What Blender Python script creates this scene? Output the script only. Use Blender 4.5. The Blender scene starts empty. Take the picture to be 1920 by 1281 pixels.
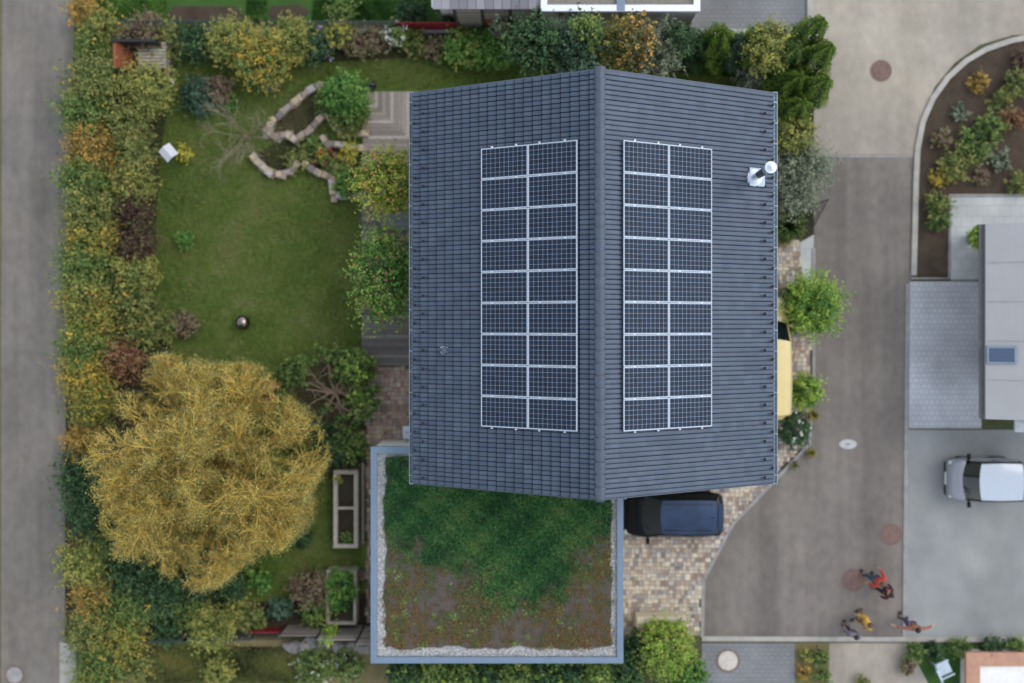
import bpy, bmesh, math, random
import numpy as np
from mathutils import Vector, Matrix
R = math.radians
PI = math.pi
rnd = random.Random(7)
rng = np.random.default_rng(11)

# ------------------------------------------------------------------ camera, sky, sun, exposure
scn = bpy.context.scene
COL = scn.collection
CAM_H = 42.0
FPX = 2120.0
NX, NY = 975.0, 608.0          # the point straight below the drone, in photo pixels
cam_d = bpy.data.cameras.new('camera')
cam = bpy.data.objects.new('camera', cam_d)
COL.objects.link(cam)
cam.location = (0, 0, CAM_H)
cam_d.sensor_width = 36.0
cam_d.lens = FPX / 1920 * 36
cam_d.shift_x = -(NX - 960) / 1920
cam_d.shift_y = -(640.5 - NY) / 1920
cam_d.clip_end = 1000
cam_d.dof.use_dof = True
cam_d.dof.focus_distance = 35.2
cam_d.dof.aperture_fstop = 0.074
scn.camera = cam

SUN_EL, SUN_AZ = R(52), R(62)   # azimuth from +Y towards +X
wld = bpy.data.worlds.new('World')
scn.world = wld
wld.use_nodes = True
wn = wld.node_tree
bg = wn.nodes['Background']
sky = wn.nodes.new('ShaderNodeTexSky')
sky.sky_type = 'NISHITA'
sky.sun_disc = False
sky.sun_elevation = SUN_EL
sky.sun_rotation = SUN_AZ
sky.dust_density = 0.6
sky.air_density = 1.0
sky.ozone_density = 1.0
hsv = wn.nodes.new('ShaderNodeHueSaturation')          # a thin even cloud veil: paler than a clear sky
hsv.inputs['Saturation'].default_value = 0.42
wn.links.new(sky.outputs[0], hsv.inputs['Color'])
wn.links.new(hsv.outputs[0], bg.inputs[0])
bg.inputs[1].default_value = 0.15
sd = bpy.data.lights.new('sun', 'SUN')
sd.energy = 0.5
sd.angle = R(32)
sd.color = (1.0, 0.94, 0.85)
sun = bpy.data.objects.new('sun', sd)
COL.objects.link(sun)
dirv = Vector((math.sin(SUN_AZ) * math.cos(SUN_EL), math.cos(SUN_AZ) * math.cos(SUN_EL), math.sin(SUN_EL)))
sun.rotation_euler = dirv.to_track_quat('Z', 'Y').to_euler()
scn.view_settings.view_transform = 'Standard'
scn.view_settings.look = 'None'
scn.view_settings.exposure = 1.15
scn.view_settings.gamma = 1.0
scn.cycles.max_bounces = 6
scn.cycles.transparent_max_bounces = 6

# ------------------------------------------------------------------ helpers
def W(px, py, z=0.0):
    s = (CAM_H - z) / FPX
    return ((px - NX) * s, (NY - py) * s)

def W3(px, py, z=0.0):
    x, y = W(px, py, z)
    return (x, y, z)

BASE = {}

def tag(o, label=None, cat=None, group=None, kind=None):
    if label: o['label'] = label
    if cat: o['category'] = cat
    if group: o['group'] = group
    if kind: o['kind'] = kind
    return o

def thing(name, label, cat, loc=(0, 0, 0), rz=0.0, group=None):
    o = bpy.data.objects.new(name, None)
    COL.objects.link(o)
    o.empty_display_size = 0.2
    o.location = loc
    o.rotation_euler = (0, 0, rz)
    BASE[o.name] = Vector(loc)
    return tag(o, label, cat, group)

class MB:
    """collects verts and faces with a material slot and a random value each"""
    def __init__(s):
        s.v = []; s.f = []; s.val = []; s.smooth = False
    def add(s, vs, fs, val=0.5):
        b = len(s.v)
        s.v += [tuple(p) for p in vs]
        s.f += [tuple(b + i for i in f) for f in fs]
        s.val += [val] * len(fs)
        return s
    def box(s, c, d, rz=0.0, val=0.5, bev=0.0, M=None):
        x, y, z = [q / 2 for q in d]
        if bev <= 0:
            vs = [(-x,-y,-z),(x,-y,-z),(x,y,-z),(-x,y,-z),(-x,-y,z),(x,-y,z),(x,y,z),(-x,y,z)]
            fs = [(0,3,2,1),(4,5,6,7),(0,1,5,4),(1,2,6,5),(2,3,7,6),(3,0,4,7)]
        else:
            b = min(bev, x * .9, y * .9, z * .9)
            vs = []
            for zz, q in ((-z, b), (-z + b, 0), (z - b, 0), (z, b)):
                vs += [(-x+q,-y+q,zz),(x-q,-y+q,zz),(x-q,y-q,zz),(-x+q,y-q,zz)]
            fs = [(3,2,1,0),(12,13,14,15)]
            for k in range(3):
                for i in range(4):
                    j = (i + 1) % 4
                    fs.append((4*k+i, 4*k+j, 4*k+4+j, 4*k+4+i))
        if M is None:
            M = Matrix.Translation(c) @ Matrix.Rotation(rz, 4, 'Z')
        return s.add([M @ Vector(p) for p in vs], fs, val)
    def prism(s, poly, z0, z1, val=0.5):
        n = len(poly)
        vs = [(p[0], p[1], z0) for p in poly] + [(p[0], p[1], z1) for p in poly]
        a = sum(poly[i][0]*poly[(i+1)%n][1] - poly[(i+1)%n][0]*poly[i][1] for i in range(n))
        up = tuple(range(n, 2*n)); dn = tuple(reversed(range(n)))
        sides = [(i, (i+1) % n, n+(i+1) % n, n+i) for i in range(n)]
        if a < 0:
            up = tuple(reversed(up)); dn = tuple(reversed(dn)); sides = [tuple(reversed(f)) for f in sides]
        return s.add(vs, [up, dn] + sides, val)
    def tube(s, p0, p1, r0, r1=None, n=8, cap=True, val=0.5):
        r1 = r0 if r1 is None else r1
        p0 = Vector(p0); p1 = Vector(p1); d = p1 - p0
        if d.length < 1e-6: return s
        q = d.to_track_quat('Z', 'Y')
        vs = []
        for p, r in ((p0, r0), (p1, r1)):
            for i in range(n):
                a = 2*PI*i/n
                vs.append(p + q @ Vector((math.cos(a)*r, math.sin(a)*r, 0)))
        fs = [(i, (i+1) % n, n+(i+1) % n, n+i) for i in range(n)]
        if cap:
            fs += [tuple(reversed(range(n))), tuple(range(n, 2*n))]
        return s.add(vs, fs, val)
    def path(s, pts, rs, n=6, val=0.5):
        for i in range(len(pts)-1):
            s.tube(pts[i], pts[i+1], rs[i], rs[i+1], n, False, val)
        return s
    def lathe(s, c, prof, n=20, val=0.5, M=None):
        vs = []; m = len(prof)
        for i in range(n):
            a = 2*PI*i/n
            for r, z in prof:
                vs.append((r*math.cos(a), r*math.sin(a), z))
        M = M or Matrix.Translation(c)
        vs = [M @ Vector(p) for p in vs]
        fs = []
        for i in range(n):
            j = (i+1) % n
            for k in range(m-1):
                fs.append((i*m+k, j*m+k, j*m+k+1, i*m+k+1))
        return s.add(vs, fs, val)
    def grid(s, P, val=0.5):
        nu, nv = len(P), len(P[0])
        vs = [p for row in P for p in row]
        fs = [(i*nv+j, (i+1)*nv+j, (i+1)*nv+j+1, i*nv+j+1) for i in range(nu-1) for j in range(nv-1)]
        return s.add(vs, fs, val)

def build(name, mb, mat, parent=None, local=False, smooth=None, kind=None):
    me = bpy.data.meshes.new(name)
    vs = mb.v
    if parent is not None and not local:
        r = parent
        while r.parent is not None: r = r.parent
        b = BASE.get(r.name, Vector((0, 0, 0)))
        vs = [(p[0]-b[0], p[1]-b[1], p[2]-b[2]) for p in vs]
    me.from_pydata(vs, [], mb.f)
    at = me.attributes.new('v', 'FLOAT', 'FACE')
    at.data.foreach_set('value', np.array(mb.val, dtype=np.float32))
    if smooth or (smooth is None and mb.smooth):
        me.polygons.foreach_set('use_smooth', [True]*len(me.polygons))
        try: me.set_sharp_from_angle(angle=R(40))
        except Exception: pass
    me.materials.append(mat)
    me.update()
    o = bpy.data.objects.new(name, me)
    COL.objects.link(o)
    if parent is not None: o.parent = parent
    if kind: o['kind'] = kind
    return o

def build_np(name, V, F, val, mat, parent=None):
    """V (n,3), F (m,4) quads, val (m,)"""
    if parent is not None:
        r = parent
        while r.parent is not None: r = r.parent
        V = V - np.array(BASE.get(r.name, Vector((0, 0, 0))))
    me = bpy.data.meshes.new(name)
    me.vertices.add(len(V)); me.vertices.foreach_set('co', V.astype(np.float32).ravel())
    me.loops.add(F.size); me.loops.foreach_set('vertex_index', F.astype(np.int32).ravel())
    me.polygons.add(len(F))
    me.polygons.foreach_set('loop_start', np.arange(0, F.size, 4, dtype=np.int32))
    me.polygons.foreach_set('loop_total', np.full(len(F), 4, dtype=np.int32))
    at = me.attributes.new('v', 'FLOAT', 'FACE')
    at.data.foreach_set('value', val.astype(np.float32))
    me.materials.append(mat)
    me.update(calc_edges=True)
    o = bpy.data.objects.new(name, me)
    COL.objects.link(o)
    if parent is not None: o.parent = parent
    return o

# ------------------------------------------------------------------ materials
def new_mat(name):
    m = bpy.data.materials.new(name); m.use_nodes = True
    nt = m.node_tree; b = nt.nodes['Principled BSDF']
    return m, nt, b

def ramp(nt, cols, fac, pos=None):
    r = nt.nodes.new('ShaderNodeValToRGB')
    cr = r.color_ramp
    n = len(cols)
    pos = pos or [i/(n-1) for i in range(n)]
    while len(cr.elements) < n: cr.elements.new(0.5)
    for e, c, p in zip(cr.elements, cols, pos):
        e.position = p; e.color = (*c, 1)
    nt.links.new(fac, r.inputs[0])
    return r

def plain(name, col, rough=0.6, metal=0.0, coat=0.0, spec=0.5, noise=0.12, ns=6.0, bump=0.0, bs=40.0):
    m, nt, b = new_mat(name)
    b.inputs['Roughness'].default_value = rough
    b.inputs['Metallic'].default_value = metal
    b.inputs['Coat Weight'].default_value = coat
    b.inputs['Coat Roughness'].default_value = 0.05
    b.inputs['Specular IOR Level'].default_value = spec
    tc = nt.nodes.new('ShaderNodeTexCoord')
    n = nt.nodes.new('ShaderNodeTexNoise'); n.inputs['Scale'].default_value = ns; n.inputs['Detail'].default_value = 5
    nt.links.new(tc.outputs['Object'], n.inputs['Vector'])
    lo = tuple(c*(1-noise) for c in col); hi = tuple(min(1, c*(1+noise)) for c in col)
    r = ramp(nt, [lo, hi], n.outputs['Fac'], [0.3, 0.7])
    nt.links.new(r.outputs[0], b.inputs['Base Color'])
    if bump:
        n2 = nt.nodes.new('ShaderNodeTexNoise'); n2.inputs['Scale'].default_value = bs; n2.inputs['Detail'].default_value = 3
        nt.links.new(tc.outputs['Object'], n2.inputs['Vector'])
        bp = nt.nodes.new('ShaderNodeBump'); bp.inputs['Strength'].default_value = bump; bp.inputs['Distance'].default_value = 0.03
        nt.links.new(n2.outputs['Fac'], bp.inputs['Height']); nt.links.new(bp.outputs[0], b.inputs['Normal'])
    return m

def noisy(name, layers, rough=0.9, bump=0.4, bscale=30, bdist=0.03, streak=None):
    """layers: list of (scale, [colours], weight, positions)"""
    m, nt, b = new_mat(name)
    b.inputs['Roughness'].default_value = rough
    b.inputs['Specular IOR Level'].default_value = 0.25
    tc = nt.nodes.new('ShaderNodeTexCoord')
    last = None
    for i, L in enumerate(layers):
        sc, cols, w = L[0], L[1], L[2]
        pos = L[3] if len(L) > 3 else [0.3 + 0.4*k/(len(cols)-1) for k in range(len(cols))]
        n = nt.nodes.new('ShaderNodeTexNoise'); n.inputs['Scale'].default_value = sc; n.inputs['Detail'].default_value = 6; n.inputs['Roughness'].default_value = 0.62
        mp = nt.nodes.new('ShaderNodeMapping'); mp.inputs['Location'].default_value = (i*13.7, i*5.1, i*3)
        nt.links.new(tc.outputs['Object'], mp.inputs[0]); nt.links.new(mp.outputs[0], n.inputs['Vector'])
        r = ramp(nt, cols, n.outputs['Fac'], pos)
        if last is None: last = r.outputs[0]
        else:
            mx = nt.nodes.new('ShaderNodeMix'); mx.data_type = 'RGBA'
            mx.inputs[0].default_value = w
            nt.links.new(last, mx.inputs[6]); nt.links.new(r.outputs[0], mx.inputs[7])
            last = mx.outputs[2]
    if streak:
        for (sx_, sy_, amt, lo, hi) in streak:
            mp = nt.nodes.new('ShaderNodeMapping'); mp.inputs['Scale'].default_value = (sx_, sy_, 1)
            n = nt.nodes.new('ShaderNodeTexNoise'); n.inputs['Scale'].default_value = 1; n.inputs['Detail'].default_value = 5
            nt.links.new(tc.outputs['Object'], mp.inputs[0]); nt.links.new(mp.outputs[0], n.inputs['Vector'])
            r = ramp(nt, [(1-amt,)*3, (1,)*3, (1+amt,)*3], n.outputs['Fac'], [lo, .5, hi])
            mx = nt.nodes.new('ShaderNodeMix'); mx.data_type = 'RGBA'; mx.blend_type = 'MULTIPLY'; mx.inputs[0].default_value = 1
            nt.links.new(last, mx.inputs[6]); nt.links.new(r.outputs[0], mx.inputs[7]); last = mx.outputs[2]
    nt.links.new(last, b.inputs['Base Color'])
    n2 = nt.nodes.new('ShaderNodeTexNoise'); n2.inputs['Scale'].default_value = bscale; n2.inputs['Detail'].default_value = 4
    nt.links.new(tc.outputs['Object'], n2.inputs['Vector'])
    bp = nt.nodes.new('ShaderNodeBump'); bp.inputs['Strength'].default_value = bump; bp.inputs['Distance'].default_value = bdist
    nt.links.new(n2.outputs['Fac'], bp.inputs['Height']); nt.links.new(bp.outputs[0], b.inputs['Normal'])
    return m

def attr_mat(name, cols, rough=0.6, trans=0.0, pos=None, noise=0.0, nscale=60, spec=0.3, bump=0.0, coat=0.0):
    """colour picked by the per-face value 'v' through a ramp"""
    m, nt, b = new_mat(name)
    b.inputs['Roughness'].default_value = rough
    b.inputs['Specular IOR Level'].default_value = spec
    b.inputs['Coat Weight'].default_value = coat
    a = nt.nodes.new('ShaderNodeAttribute'); a.attribute_name = 'v'
    r = ramp(nt, cols, a.outputs['Fac'], pos)
    out = r.outputs[0]
    tc = nt.nodes.new('ShaderNodeTexCoord')
    if noise:
        n = nt.nodes.new('ShaderNodeTexNoise'); n.inputs['Scale'].default_value = nscale; n.inputs['Detail'].default_value = 4
        nt.links.new(tc.outputs['Object'], n.inputs['Vector'])
        r2 = ramp(nt, [(1-noise,)*3, (1+noise,)*3], n.outputs['Fac'], [0.3, 0.7])
        mx = nt.nodes.new('ShaderNodeMix'); mx.data_type = 'RGBA'; mx.blend_type = 'MULTIPLY'; mx.inputs[0].default_value = 1
        nt.links.new(out, mx.inputs[6]); nt.links.new(r2.outputs[0], mx.inputs[7]); out = mx.outputs[2]
        if bump:
            bp = nt.nodes.new('ShaderNodeBump'); bp.inputs['Strength'].default_value = bump; bp.inputs['Distance'].default_value = 0.02
            nt.links.new(n.outputs['Fac'], bp.inputs['Height']); nt.links.new(bp.outputs[0], b.inputs['Normal'])
    nt.links.new(out, b.inputs['Base Color'])
    if trans:
        t = nt.nodes.new('ShaderNodeBsdfTranslucent'); nt.links.new(out, t.inputs[0])
        mixs = nt.nodes.new('ShaderNodeMixShader'); mixs.inputs[0].default_value = trans
        o = nt.nodes['Material Output']
        nt.links.new(b.outputs[0], mixs.inputs[1]); nt.links.new(t.outputs[0], mixs.inputs[2]); nt.links.new(mixs.outputs[0], o.inputs[0])
    return m

PAL = {
 'dark':    [(.006,.018,.008),(.014,.040,.015),(.028,.068,.024),(.065,.115,.040)],
 'teal':    [(.012,.030,.020),(.028,.060,.038),(.050,.100,.060),(.10,.16,.10)],
 'grey':    [(.030,.045,.030),(.065,.085,.055),(.12,.14,.09),(.19,.21,.14)],
 'green':   [(.014,.032,.010),(.035,.075,.018),(.075,.125,.028),(.15,.18,.045)],
 'bright':  [(.022,.055,.008),(.06,.13,.016),(.12,.20,.025),(.24,.32,.05)],
 'fresh':   [(.010,.038,.008),(.030,.090,.016),(.060,.140,.024),(.12,.20,.04)],
 'flecked': [(.030,.036,.015),(.065,.075,.030),(.105,.095,.034),(.42,.22,.05)],
 'yelgreen':[(.030,.045,.012),(.080,.11,.025),(.15,.165,.04),(.25,.23,.05)],
 'olive':   [(.022,.034,.011),(.060,.085,.022),(.105,.132,.034),(.20,.18,.05)],
 'yellow':  [(.040,.050,.012),(.10,.115,.022),(.21,.17,.03),(.36,.24,.035)],
 'orange':  [(.050,.042,.014),(.12,.092,.025),(.20,.135,.032),(.34,.19,.035)],
 'rust':    [(.040,.022,.014),(.11,.05,.028),(.19,.085,.04),(.16,.13,.05)],
 'maroon':  [(.022,.014,.011),(.055,.030,.022),(.10,.050,.036),(.11,.12,.04)],
 'brown':   [(.035,.024,.016),(.09,.06,.038),(.16,.11,.07),(.10,.12,.05)],
 'mixed':   [(.020,.040,.012),(.07,.10,.02),(.14,.16,.03),(.30,.20,.035)],
 'apple':   [(.012,.045,.010),(.04,.11,.018),(.08,.16,.028),(.20,.23,.05)],
 'appley':  [(.030,.060,.010),(.10,.16,.02),(.17,.22,.03),(.31,.28,.05)],
 'thuja':   [(.008,.022,.006),(.028,.062,.010),(.060,.105,.014),(.12,.16,.02)],
 'flower_y':[(.30,.30,.03),(.45,.42,.05),(.55,.50,.06),(.60,.55,.10)],
 'flower_r':[(.18,.010,.02),(.30,.015,.03),(.38,.02,.05),(.45,.05,.08)],
 'flower_o':[(.45,.20,.01),(.60,.32,.02),(.65,.40,.03),(.70,.5,.05)],
 'flower_w':[(.35,.35,.32),(.55,.55,.50),(.65,.65,.6),(.5,.55,.35)],
 'flower_v':[(.12,.08,.16),(.20,.13,.28),(.25,.18,.34),(.10,.13,.06)],
 'willow':  [(.035,.050,.020),(.095,.115,.035),(.20,.195,.060),(.38,.36,.16)],
 'twig':    [(.15,.092,.020),(.32,.195,.034),(.46,.285,.050),(.54,.38,.10)],
}
GAIN = {'dark': 1.2, 'teal': 1.0, 'willow': 1.6, 'twig': 1.75, 'thuja': 1.6, 'maroon': .95, 'flower_y': .8, 'flower_r': .9, 'flower_o': .9, 'flower_w': 1, 'brown': 1.35}
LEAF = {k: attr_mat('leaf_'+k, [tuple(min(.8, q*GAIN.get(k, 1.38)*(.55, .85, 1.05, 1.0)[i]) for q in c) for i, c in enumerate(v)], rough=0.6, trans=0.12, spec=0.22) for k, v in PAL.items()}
BARK = plain('bark', (.10, .075, .05), 0.9, noise=.35, ns=14, bump=.5)
BARK_PALE = plain('bark_pale', (.20, .15, .10), 0.9, noise=.3, ns=14, bump=.5)

# ------------------------------------------------------------------ foliage
def unit(n):
    d = rng.normal(size=(n, 3)); return d/np.linalg.norm(d, axis=1)[:, None]

def leaf_quads(P, N, L, Wd, val, fold=0.0):
    """diamond leaves at P with normals N, length L, width Wd"""
    n = len(P)
    T = np.cross(N, unit(n)); T /= (np.linalg.norm(T, axis=1)[:, None] + 1e-9)
    B = np.cross(N, T)
    L = np.broadcast_to(L, (n,))[:, None]; Wd = np.broadcast_to(Wd, (n,))[:, None]
    V = np.empty((n, 4, 3))
    V[:, 0] = P - T*L*.5
    V[:, 1] = P - T*L*.05 + B*Wd*.5
    V[:, 2] = P + T*L*.5
    V[:, 3] = P - T*L*.05 - B*Wd*.5
    F = np.arange(n*4).reshape(n, 4)
    return V.reshape(-1, 3), F, val

def crown_arrays(c, r, n_leaf, leaf, clumps, rag=0.25, clump_r=0.3, aspect=0.6, upright=0.5, droop=0.0, ball=False, shoots=.38):
    """c: centre of the crown, r: (rx,ry,rz) radii; leaves gathered in clumps near the shell"""
    c = np.array(c, float); r = np.array(r, float)
    d = unit(clumps)
    if not ball: d[:, 2] = np.abs(d[:, 2])*1.0 - 0.25
    d /= np.linalg.norm(d, axis=1)[:, None]
    ph = rng.uniform(0, 6.28, 6)
    lump = (np.sin(3.1*d[:, 0]+ph[0]) + np.sin(4.3*d[:, 1]+ph[1]) + np.sin(3.7*d[:, 2]+5*d[:, 0]+ph[2]) + np.sin(7*d[:, 1]-4*d[:, 0]+ph[3])) / 4
    rad = (1 - rag*.5) + rag*.6*lump + rng.normal(0, rag*.18, clumps)
    inner = rng.random(clumps) < 0.22
    rad[inner] *= rng.uniform(.4, .85, inner.sum())
    rm = float(np.mean(r))
    CC = c + d*r*np.clip(rad, .2, 1.35)[:, None]*0.88
    CV = rng.normal(.5, .2, clumps) + 0.12*lump
    k = rng.integers(0, clumps, n_leaf)
    off = unit(n_leaf)
    cr = rng.uniform(.55, 1.25, clumps)*clump_r*rm
    off *= (rng.random(n_leaf)**.45)[:, None]
    P = CC[k] + off*cr[k][:, None]*np.array([1, 1, .75])
    P[:, 2] -= droop*np.linalg.norm((P[:, :2]-c[:2]), axis=1)
    P[:, 2] = np.maximum(P[:, 2], 0.04)
    N = off*.8 + d[k]*.35 + np.array([0, 0, upright]) + rng.normal(0, .38, (n_leaf, 3))
    N /= np.linalg.norm(N, axis=1)[:, None]
    val = np.clip(CV[k] + rng.normal(0, .16, n_leaf), 0, 1)
    if shoots > 0:                                   # leafy shoots that reach out of the crown
        ns = max(8, int(clumps*1.5)); ds = unit(ns); ds[:, 2] = np.abs(ds[:, 2])*.75-(.12 if not ball else .3)
        ds /= np.linalg.norm(ds, axis=1)[:, None]
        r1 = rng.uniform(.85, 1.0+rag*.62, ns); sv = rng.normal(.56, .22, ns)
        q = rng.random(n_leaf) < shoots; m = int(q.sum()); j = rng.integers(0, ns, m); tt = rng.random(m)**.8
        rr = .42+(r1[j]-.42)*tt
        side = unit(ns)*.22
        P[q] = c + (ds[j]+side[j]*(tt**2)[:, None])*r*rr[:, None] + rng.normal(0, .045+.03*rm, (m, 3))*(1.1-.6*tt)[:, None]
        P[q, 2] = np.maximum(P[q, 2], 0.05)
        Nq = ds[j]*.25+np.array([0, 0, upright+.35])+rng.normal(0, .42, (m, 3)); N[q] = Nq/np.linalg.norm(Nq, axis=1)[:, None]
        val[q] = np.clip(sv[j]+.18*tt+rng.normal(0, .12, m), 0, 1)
    L = leaf*rng.uniform(.6, 1.35, n_leaf)
    return leaf_quads(P, N, L, L*aspect, val)

def cat_arr(A):
    Vs = []; Fs = []; vals = []; b = 0
    for V, F, v in A:
        Vs.append(V); Fs.append(F+b); vals.append(v); b += len(V)
    return np.concatenate(Vs), np.concatenate(Fs), np.concatenate(vals)

def stems(mb, base, c, r, n=5, rad=0.03):
    for i in range(n):
        a = 2*PI*i/n + rnd.uniform(-.4, .4)
        q = Vector((c[0] + math.cos(a)*r[0]*.6, c[1] + math.sin(a)*r[1]*.6, c[2] + r[2]*rnd.uniform(.0, .5)))
        b = Vector(base); m = b.lerp(q, .5) + Vector((0, 0, r[2]*.15))
        mb.path([b + Vector((math.cos(a), math.sin(a), 0))*rad, m, q], [rad, rad*.65, rad*.3], 5)

def shrub(px, py, rpx, h, pal, label, cat='shrub', name='shrub', group=None, leaf=0.11, dens=1.0, ry=None, rag=.3,
          clump_r=.28, aspect=.6, extra=None, zref=None, base=0.0, upright=.5, crown='foliage', trunkw=.03):
    """a bush whose crown centre is seen at px,py; rpx its radius in photo pixels"""
    zr = base + h*.6 if zref is None else zref
    x, y = W(px, py, zr)
    s = (CAM_H - zr)/FPX
    rx = rpx*s; rry = (ry or rpx)*s
    root = thing(name, label, cat, (x, y, base), 0, group)
    c = (x, y, base + h*.42); r = (rx, rry, h*.58)
    area = rx*rry*3.14 + 1.2*h*(rx+rry)
    n = int(area*640*dens*(0.11/leaf)**1.6)
    n = max(160, min(n, 20000))
    cl = max(14, int(area*14*(.28/clump_r)**1.5))
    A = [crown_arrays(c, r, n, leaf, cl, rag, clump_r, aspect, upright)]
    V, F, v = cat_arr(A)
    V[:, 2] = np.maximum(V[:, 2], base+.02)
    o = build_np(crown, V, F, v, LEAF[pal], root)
    if extra:                                        # second leaf colour or flowers sitting on the crown
        for pal2, frac, lf, nm in extra:
            V, F, v = crown_arrays((c[0], c[1], c[2]+.03), (r[0]*1.02, r[1]*1.02, r[2]*1.04), int(n*frac), lf, max(5, int(cl*frac*1.2)), rag, clump_r*.6, .8, upright+.4)
            V[:, 2] = np.maximum(V[:, 2], base+.03)
            build_np(nm, V, F, v, LEAF[pal2], root)['kind'] = 'stuff'
    mb = MB(); stems(mb, (x, y, base-.02), c, r, 6, trunkw)
    build('stem', mb, BARK, root)
    return root

def tree(px, py, rpx, h, pal, label, name='tree', cat='tree', leaf=.1, dens=1.0, ry=None, trunk=.12, crown_h=None, rag=.35, clump_r=.22, aspect=.6, fruit=None, group=None, zref=None, ball=True):
    ch = crown_h or h*.62
    zc = h - ch*.5
    zr = zref or zc+ch*.2
    x, y = W(px, py, zr); s = (CAM_H-zr)/FPX
    rx = rpx*s; rry = (ry or rpx)*s
    root = thing(name, label, cat, (x, y, 0), 0, group)
    area = rx*rry*3.14 + 1.3*ch*(rx+rry)
    n = min(26000, int(area*560*dens*(0.1/leaf)**1.6))
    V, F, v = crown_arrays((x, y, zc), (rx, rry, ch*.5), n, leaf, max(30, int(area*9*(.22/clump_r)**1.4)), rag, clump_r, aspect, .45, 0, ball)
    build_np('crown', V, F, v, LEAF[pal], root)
    mb = MB()
    top = Vector((x, y, zc*0.75))
    mb.path([(x, y, -.03), (x+.04, y-.03, zc*.4), tuple(top)], [trunk, trunk*.8, trunk*.6], 8)
    for i in range(8):
        a = 2*PI*i/8 + rnd.uniform(-.3, .3)
        q = Vector((x+math.cos(a)*rx*.75, y+math.sin(a)*rry*.75, zc+rnd.uniform(-.1, .3)*ch))
        m = top.lerp(q, .5)+Vector((0, 0, .12*ch))
        mb.path([top, m, q], [trunk*.45, trunk*.28, trunk*.1], 6)
    build('trunk', mb, BARK, root)
    if fruit:
        col, nf = fruit
        m2 = MB()
        for i in range(nf):
            d = Vector(unit(1)[0]); d.z = abs(d.z)*.9
            p = Vector((x, y, zc)) + Vector((d.x*rx, d.y*rry, d.z*ch*.5))*rnd.uniform(.75, .98)
            m2.lathe(p, [(.0, -.04), (.03, -.025), (.042, 0), (.03, .03), (0, .036)], 6)
        build('fruit', m2, col, root, kind='stuff', smooth=True)
    return root

def sheet(name, pts, z, mat, kind='structure', thick=0.0):
    P = [W(px, py, z) for px, py in pts]
    mb = MB()
    a = sum(P[i][0]*P[(i+1) % len(P)][1]-P[(i+1) % len(P)][0]*P[i][1] for i in range(len(P)))
    if a < 0: P = P[::-1]
    if thick: mb.prism(P, z-thick, z)
    else: mb.add([(x, y, z) for x, y in P], [tuple(range(len(P)))])
    o = build(name, mb, mat)
    o['kind'] = kind
    return o

# ------------------------------------------------------------------ the ground and the roads
M_ground = noisy('earth', [(.6, [(.055, .06, .025), (.09, .085, .045), (.06, .085, .03)], 1), (14, [(.04, .05, .02), (.11, .10, .05)], .4)])
M_lawn = noisy('lawn_grass', [(.33, [(.066, .120, .018), (.115, .182, .028), (.185, .200, .056)], 1, [.36, .5, .64]),
                              (1.1, [(.050, .092, .014), (.110, .150, .030), (.21, .185, .095)], .5, [.33, .52, .68]),
                              (30, [(.040, .065, .012), (.125, .15, .040)], .35)], bump=.6, bscale=60, bdist=.04)
M_lawn_n = noisy('neighbour_grass', [(.4, [(.022, .065, .012), (.04, .10, .018), (.075, .12, .03)], 1), (24, [(.02, .05, .01), (.07, .14, .03)], .35)], bump=.6, bscale=60)
M_dry = noisy('dry_grass', [(.7, [(.09, .12, .03), (.19, .15, .07), (.25, .19, .09)], 1, [.36, .5, .64]), (25, [(.07, .085, .03), (.24, .19, .10)], .35)], bump=.6, bscale=60)
M_soil = noisy('soil', [(1.2, [(.030, .022, .014), (.065, .045, .030), (.085, .066, .045)], 1), (22, [(.02, .015, .01), (.11, .085, .06)], .4)], bump=.8, bscale=40)
M_soil_d = noisy('wet_soil', [(1.6, [(.020, .017, .010), (.045, .036, .022), (.035, .042, .018)], 1), (22, [(.015, .012, .008), (.08, .062, .045)], .4)], bump=.8, bscale=40)
M_road = noisy('street_asphalt', [(.22, [(.150, .130, .105), (.185, .160, .126), (.22, .187, .142)], 1, [.35, .5, .68]),
                                  (1.7, [(.12, .112, .10), (.19, .175, .155)], .3), (55, [(.10, .10, .10), (.24, .23, .22)], .3)], bump=.25, bscale=150, bdist=.01, streak=[(1.3, .06, .14, .36, .64), (.5, .35, .12, .34, .66), (3.5, 2.5, .10, .3, .72)])
M_road2 = noisy('pale_asphalt', [(.16, [(.30, .255, .195), (.37, .315, .235), (.42, .352, .255)], 1, [.35, .5, .68]),
                                 (1.3, [(.27, .255, .23), (.40, .37, .31)], .3), (60, [(.17, .16, .15), (.36, .34, .31)], .25)], bump=.2, bscale=150, bdist=.01, streak=[(.8, .10, .10, .36, .64), (.4, .5, .10, .34, .66), (3.5, 2.5, .08, .3, .72)])
M_road3 = noisy('brown_asphalt', [(.16, [(.136, .115, .094), (.172, .147, .119), (.203, .173, .139)], 1, [.35, .5, .68]),
                                  (1.3, [(.125, .112, .10), (.20, .178, .155)], .35), (60, [(.11, .10, .10), (.26, .24, .22)], .3)], bump=.25, bscale=150, bdist=.01, streak=[(1.3, .06, .14, .36, .64), (.5, .35, .12, .34, .66), (3.5, 2.5, .10, .3, .72)])
M_yard = noisy('concrete_yard', [(.14, [(.20, .206, .195), (.255, .257, .237), (.30, .30, .272)], 1, [.35, .52, .68]), (1.1, [(.19, .20, .20), (.30, .31, .30)], .3), (50, [(.22, .23, .24), (.36, .38, .39)], .2)], bump=.15, bscale=120, bdist=.01, streak=[(.35, .25, .12, .34, .66), (1.5, 1.1, .07, .3, .7)])
M_kerb = plain('kerb_stone', (.36, .34, .30), .85, noise=.15, ns=3, bump=.2)
M_kerb_d = plain('kerb_stone_grey', (.27, .26, .25), .85, noise=.2, ns=3, bump=.2)

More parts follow.
